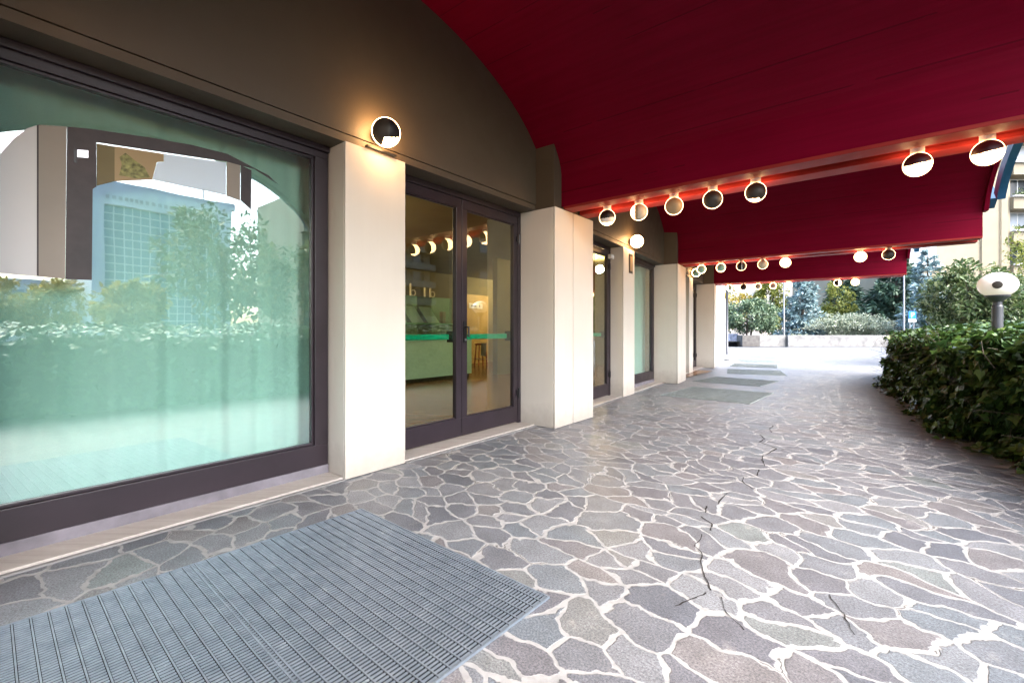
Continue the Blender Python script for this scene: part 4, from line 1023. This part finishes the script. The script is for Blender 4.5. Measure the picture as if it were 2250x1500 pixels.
for i, (u, n, r, h, mt, lb) in enumerate(((8.6, 27, 3.5, 8.2, 'treegreen', 'tall green street tree mirrored before the glass office block'), (5.0, 30, 1.7, 4.0, 'yellow', 'small yellow street tree mirrored beside the tall green one'), (14.6, 29, 2.9, 7.6, 'treegreen', 'second green street tree mirrored near the window edge'), (2.6, 44, 3.0, 4.8, 'yellow', 'yellow tree mirrored before the low lattice building'), (-1.5, 44, 2.6, 4.4, 'yellow', 'yellow tree mirrored at the low building end'))):
    p = fS.p(u, n, 0); c = fS.p(u, n, h * .62)
    broad_tree('street_tree', tuple(p), h, tuple(c), (r, r, h * .40), 3800, .34, 'oval', M[mt], lb, 'tree', 'street trees across the road', trunk_r=.13, clumps=40, cr=.3)
bb = empty('brown_block', fS.p(80, 56, 0), 'long dark ochre block mirrored in the double door glass', 'building')  # added block, keeps bright sky out of the door glass
m = MB(); m.fbox(fS, 55, 130, 56, 70, 0, 38); m.build('wall', mat_paint('dark_ochre_render', (0.13, 0.10, 0.055), .8, .1, .3), bb)
for i in range(12):
    for k in range(5):
        m = MB(); m.fbox(fS, 57 + i * 6, 59.5 + i * 6, 55.9, 55.99, 3 + k * 6.6, 6 + k * 6.6); m.build('window', M['windowdark'], bb)
# parked car behind the hedge
ct = empty('parked_car', fS.p(7, 13, 0), 'white parked car mirrored in the big window behind the hedge', 'car')
prof = [(-2.1, .35), (-2.15, .75), (-1.9, .92), (-1.1, .98), (-.55, 1.36), (.1, 1.45), (.9, 1.42), (1.6, 1.05), (2.05, .98), (2.15, .6), (2.1, .35)]
m = MB(); c = len(prof)
def cp(a, wy, z): return fS.p(8.2 + a, 13 + wy, z)
vs = [cp(a, s * (.86 if z < 1 else .86 - (z - 1) * .5), z) for s in (-1, 1) for a, z in prof]
m.add(vs, [tuple(range(c)), tuple(range(c, 2 * c))[::-1]] + [(i, (i + 1) % c, c + (i + 1) % c, c + i) for i in range(c)]); m.build('body', M['carpaint'], ct, bevel=.04)
m = MB()
for s in (-1, 1):
    w = [(-1.0, 1.0), (-.5, 1.32), (.1, 1.39), (.85, 1.36), (1.4, 1.04)]
    vs = [cp(a, s * (.872 - (z - 1) * .5), z) for a, z in w]; m.add(vs, [tuple(range(5))])
m.build('side_glass', M['windowdark'], ct)
for a in (-1.35, 1.35):
    for s in (-1, 1):
        m = MB(); m.tube([cp(a, s * .70, .33), cp(a, s * .90, .33)], .33, 20); wo = m.build('wheel', M['tyre'], ct)
        m = MB(); m.tube([cp(a, s * .895, .33), cp(a, s * .912, .33)], .2, 16); m.build('rim', M['chrome'], wo)

# ------------------------------------------------------------------ camera, light
cam = bpy.data.cameras.new('camera'); co = bpy.data.objects.new('camera', cam); COL.objects.link(co)
co.location = (0, 0, 1.1); co.rotation_euler = (math.pi / 2, 0, 0)
cam.sensor_width = 36; cam.lens = 16.0; cam.shift_y = -23 / 2250; cam.clip_start = .02; cam.clip_end = 1500
scene.camera = co
SUN_AZ = Vector((.70, -.71, 0)).normalized(); EL = R(49)
sd = SUN_AZ * math.cos(EL) + Vector((0, 0, math.sin(EL)))
sl = bpy.data.lights.new('sun', 'SUN'); sl.energy = 0.5; sl.angle = R(45); sl.color = (.88, .95, 1)
so = bpy.data.objects.new('sun', sl); COL.objects.link(so); so.rotation_euler = sd.to_track_quat('Z', 'Y').to_euler()
w = bpy.data.worlds.new('World'); scene.world = w; w.use_nodes = True
nt = w.node_tree; bg = nt.nodes['Background']; sky = nt.nodes.new('ShaderNodeTexSky'); sky.sky_type = 'NISHITA'; sky.sun_disc = False
sky.sun_elevation = EL; sky.sun_rotation = math.atan2(sd.x, sd.y); sky.air_density = 1.0; sky.dust_density = 4.0; sky.ozone_density = 1.0
nt.links.new(sky.outputs[0], bg.inputs[0]); bg.inputs[1].default_value = 0.15
scene.view_settings.view_transform = 'Standard'; scene.view_settings.look = 'None'; scene.view_settings.gamma = 1
scene.view_settings.exposure = 3.12
scene.render.engine = 'CYCLES'
cy = scene.cycles; cy.use_denoising = True; cy.max_bounces = 10; cy.diffuse_bounces = 5; cy.glossy_bounces = 4; cy.transparent_max_bounces = 12
cy.sample_clamp_indirect = 8; cy.caustics_reflective = False; cy.caustics_refractive = False
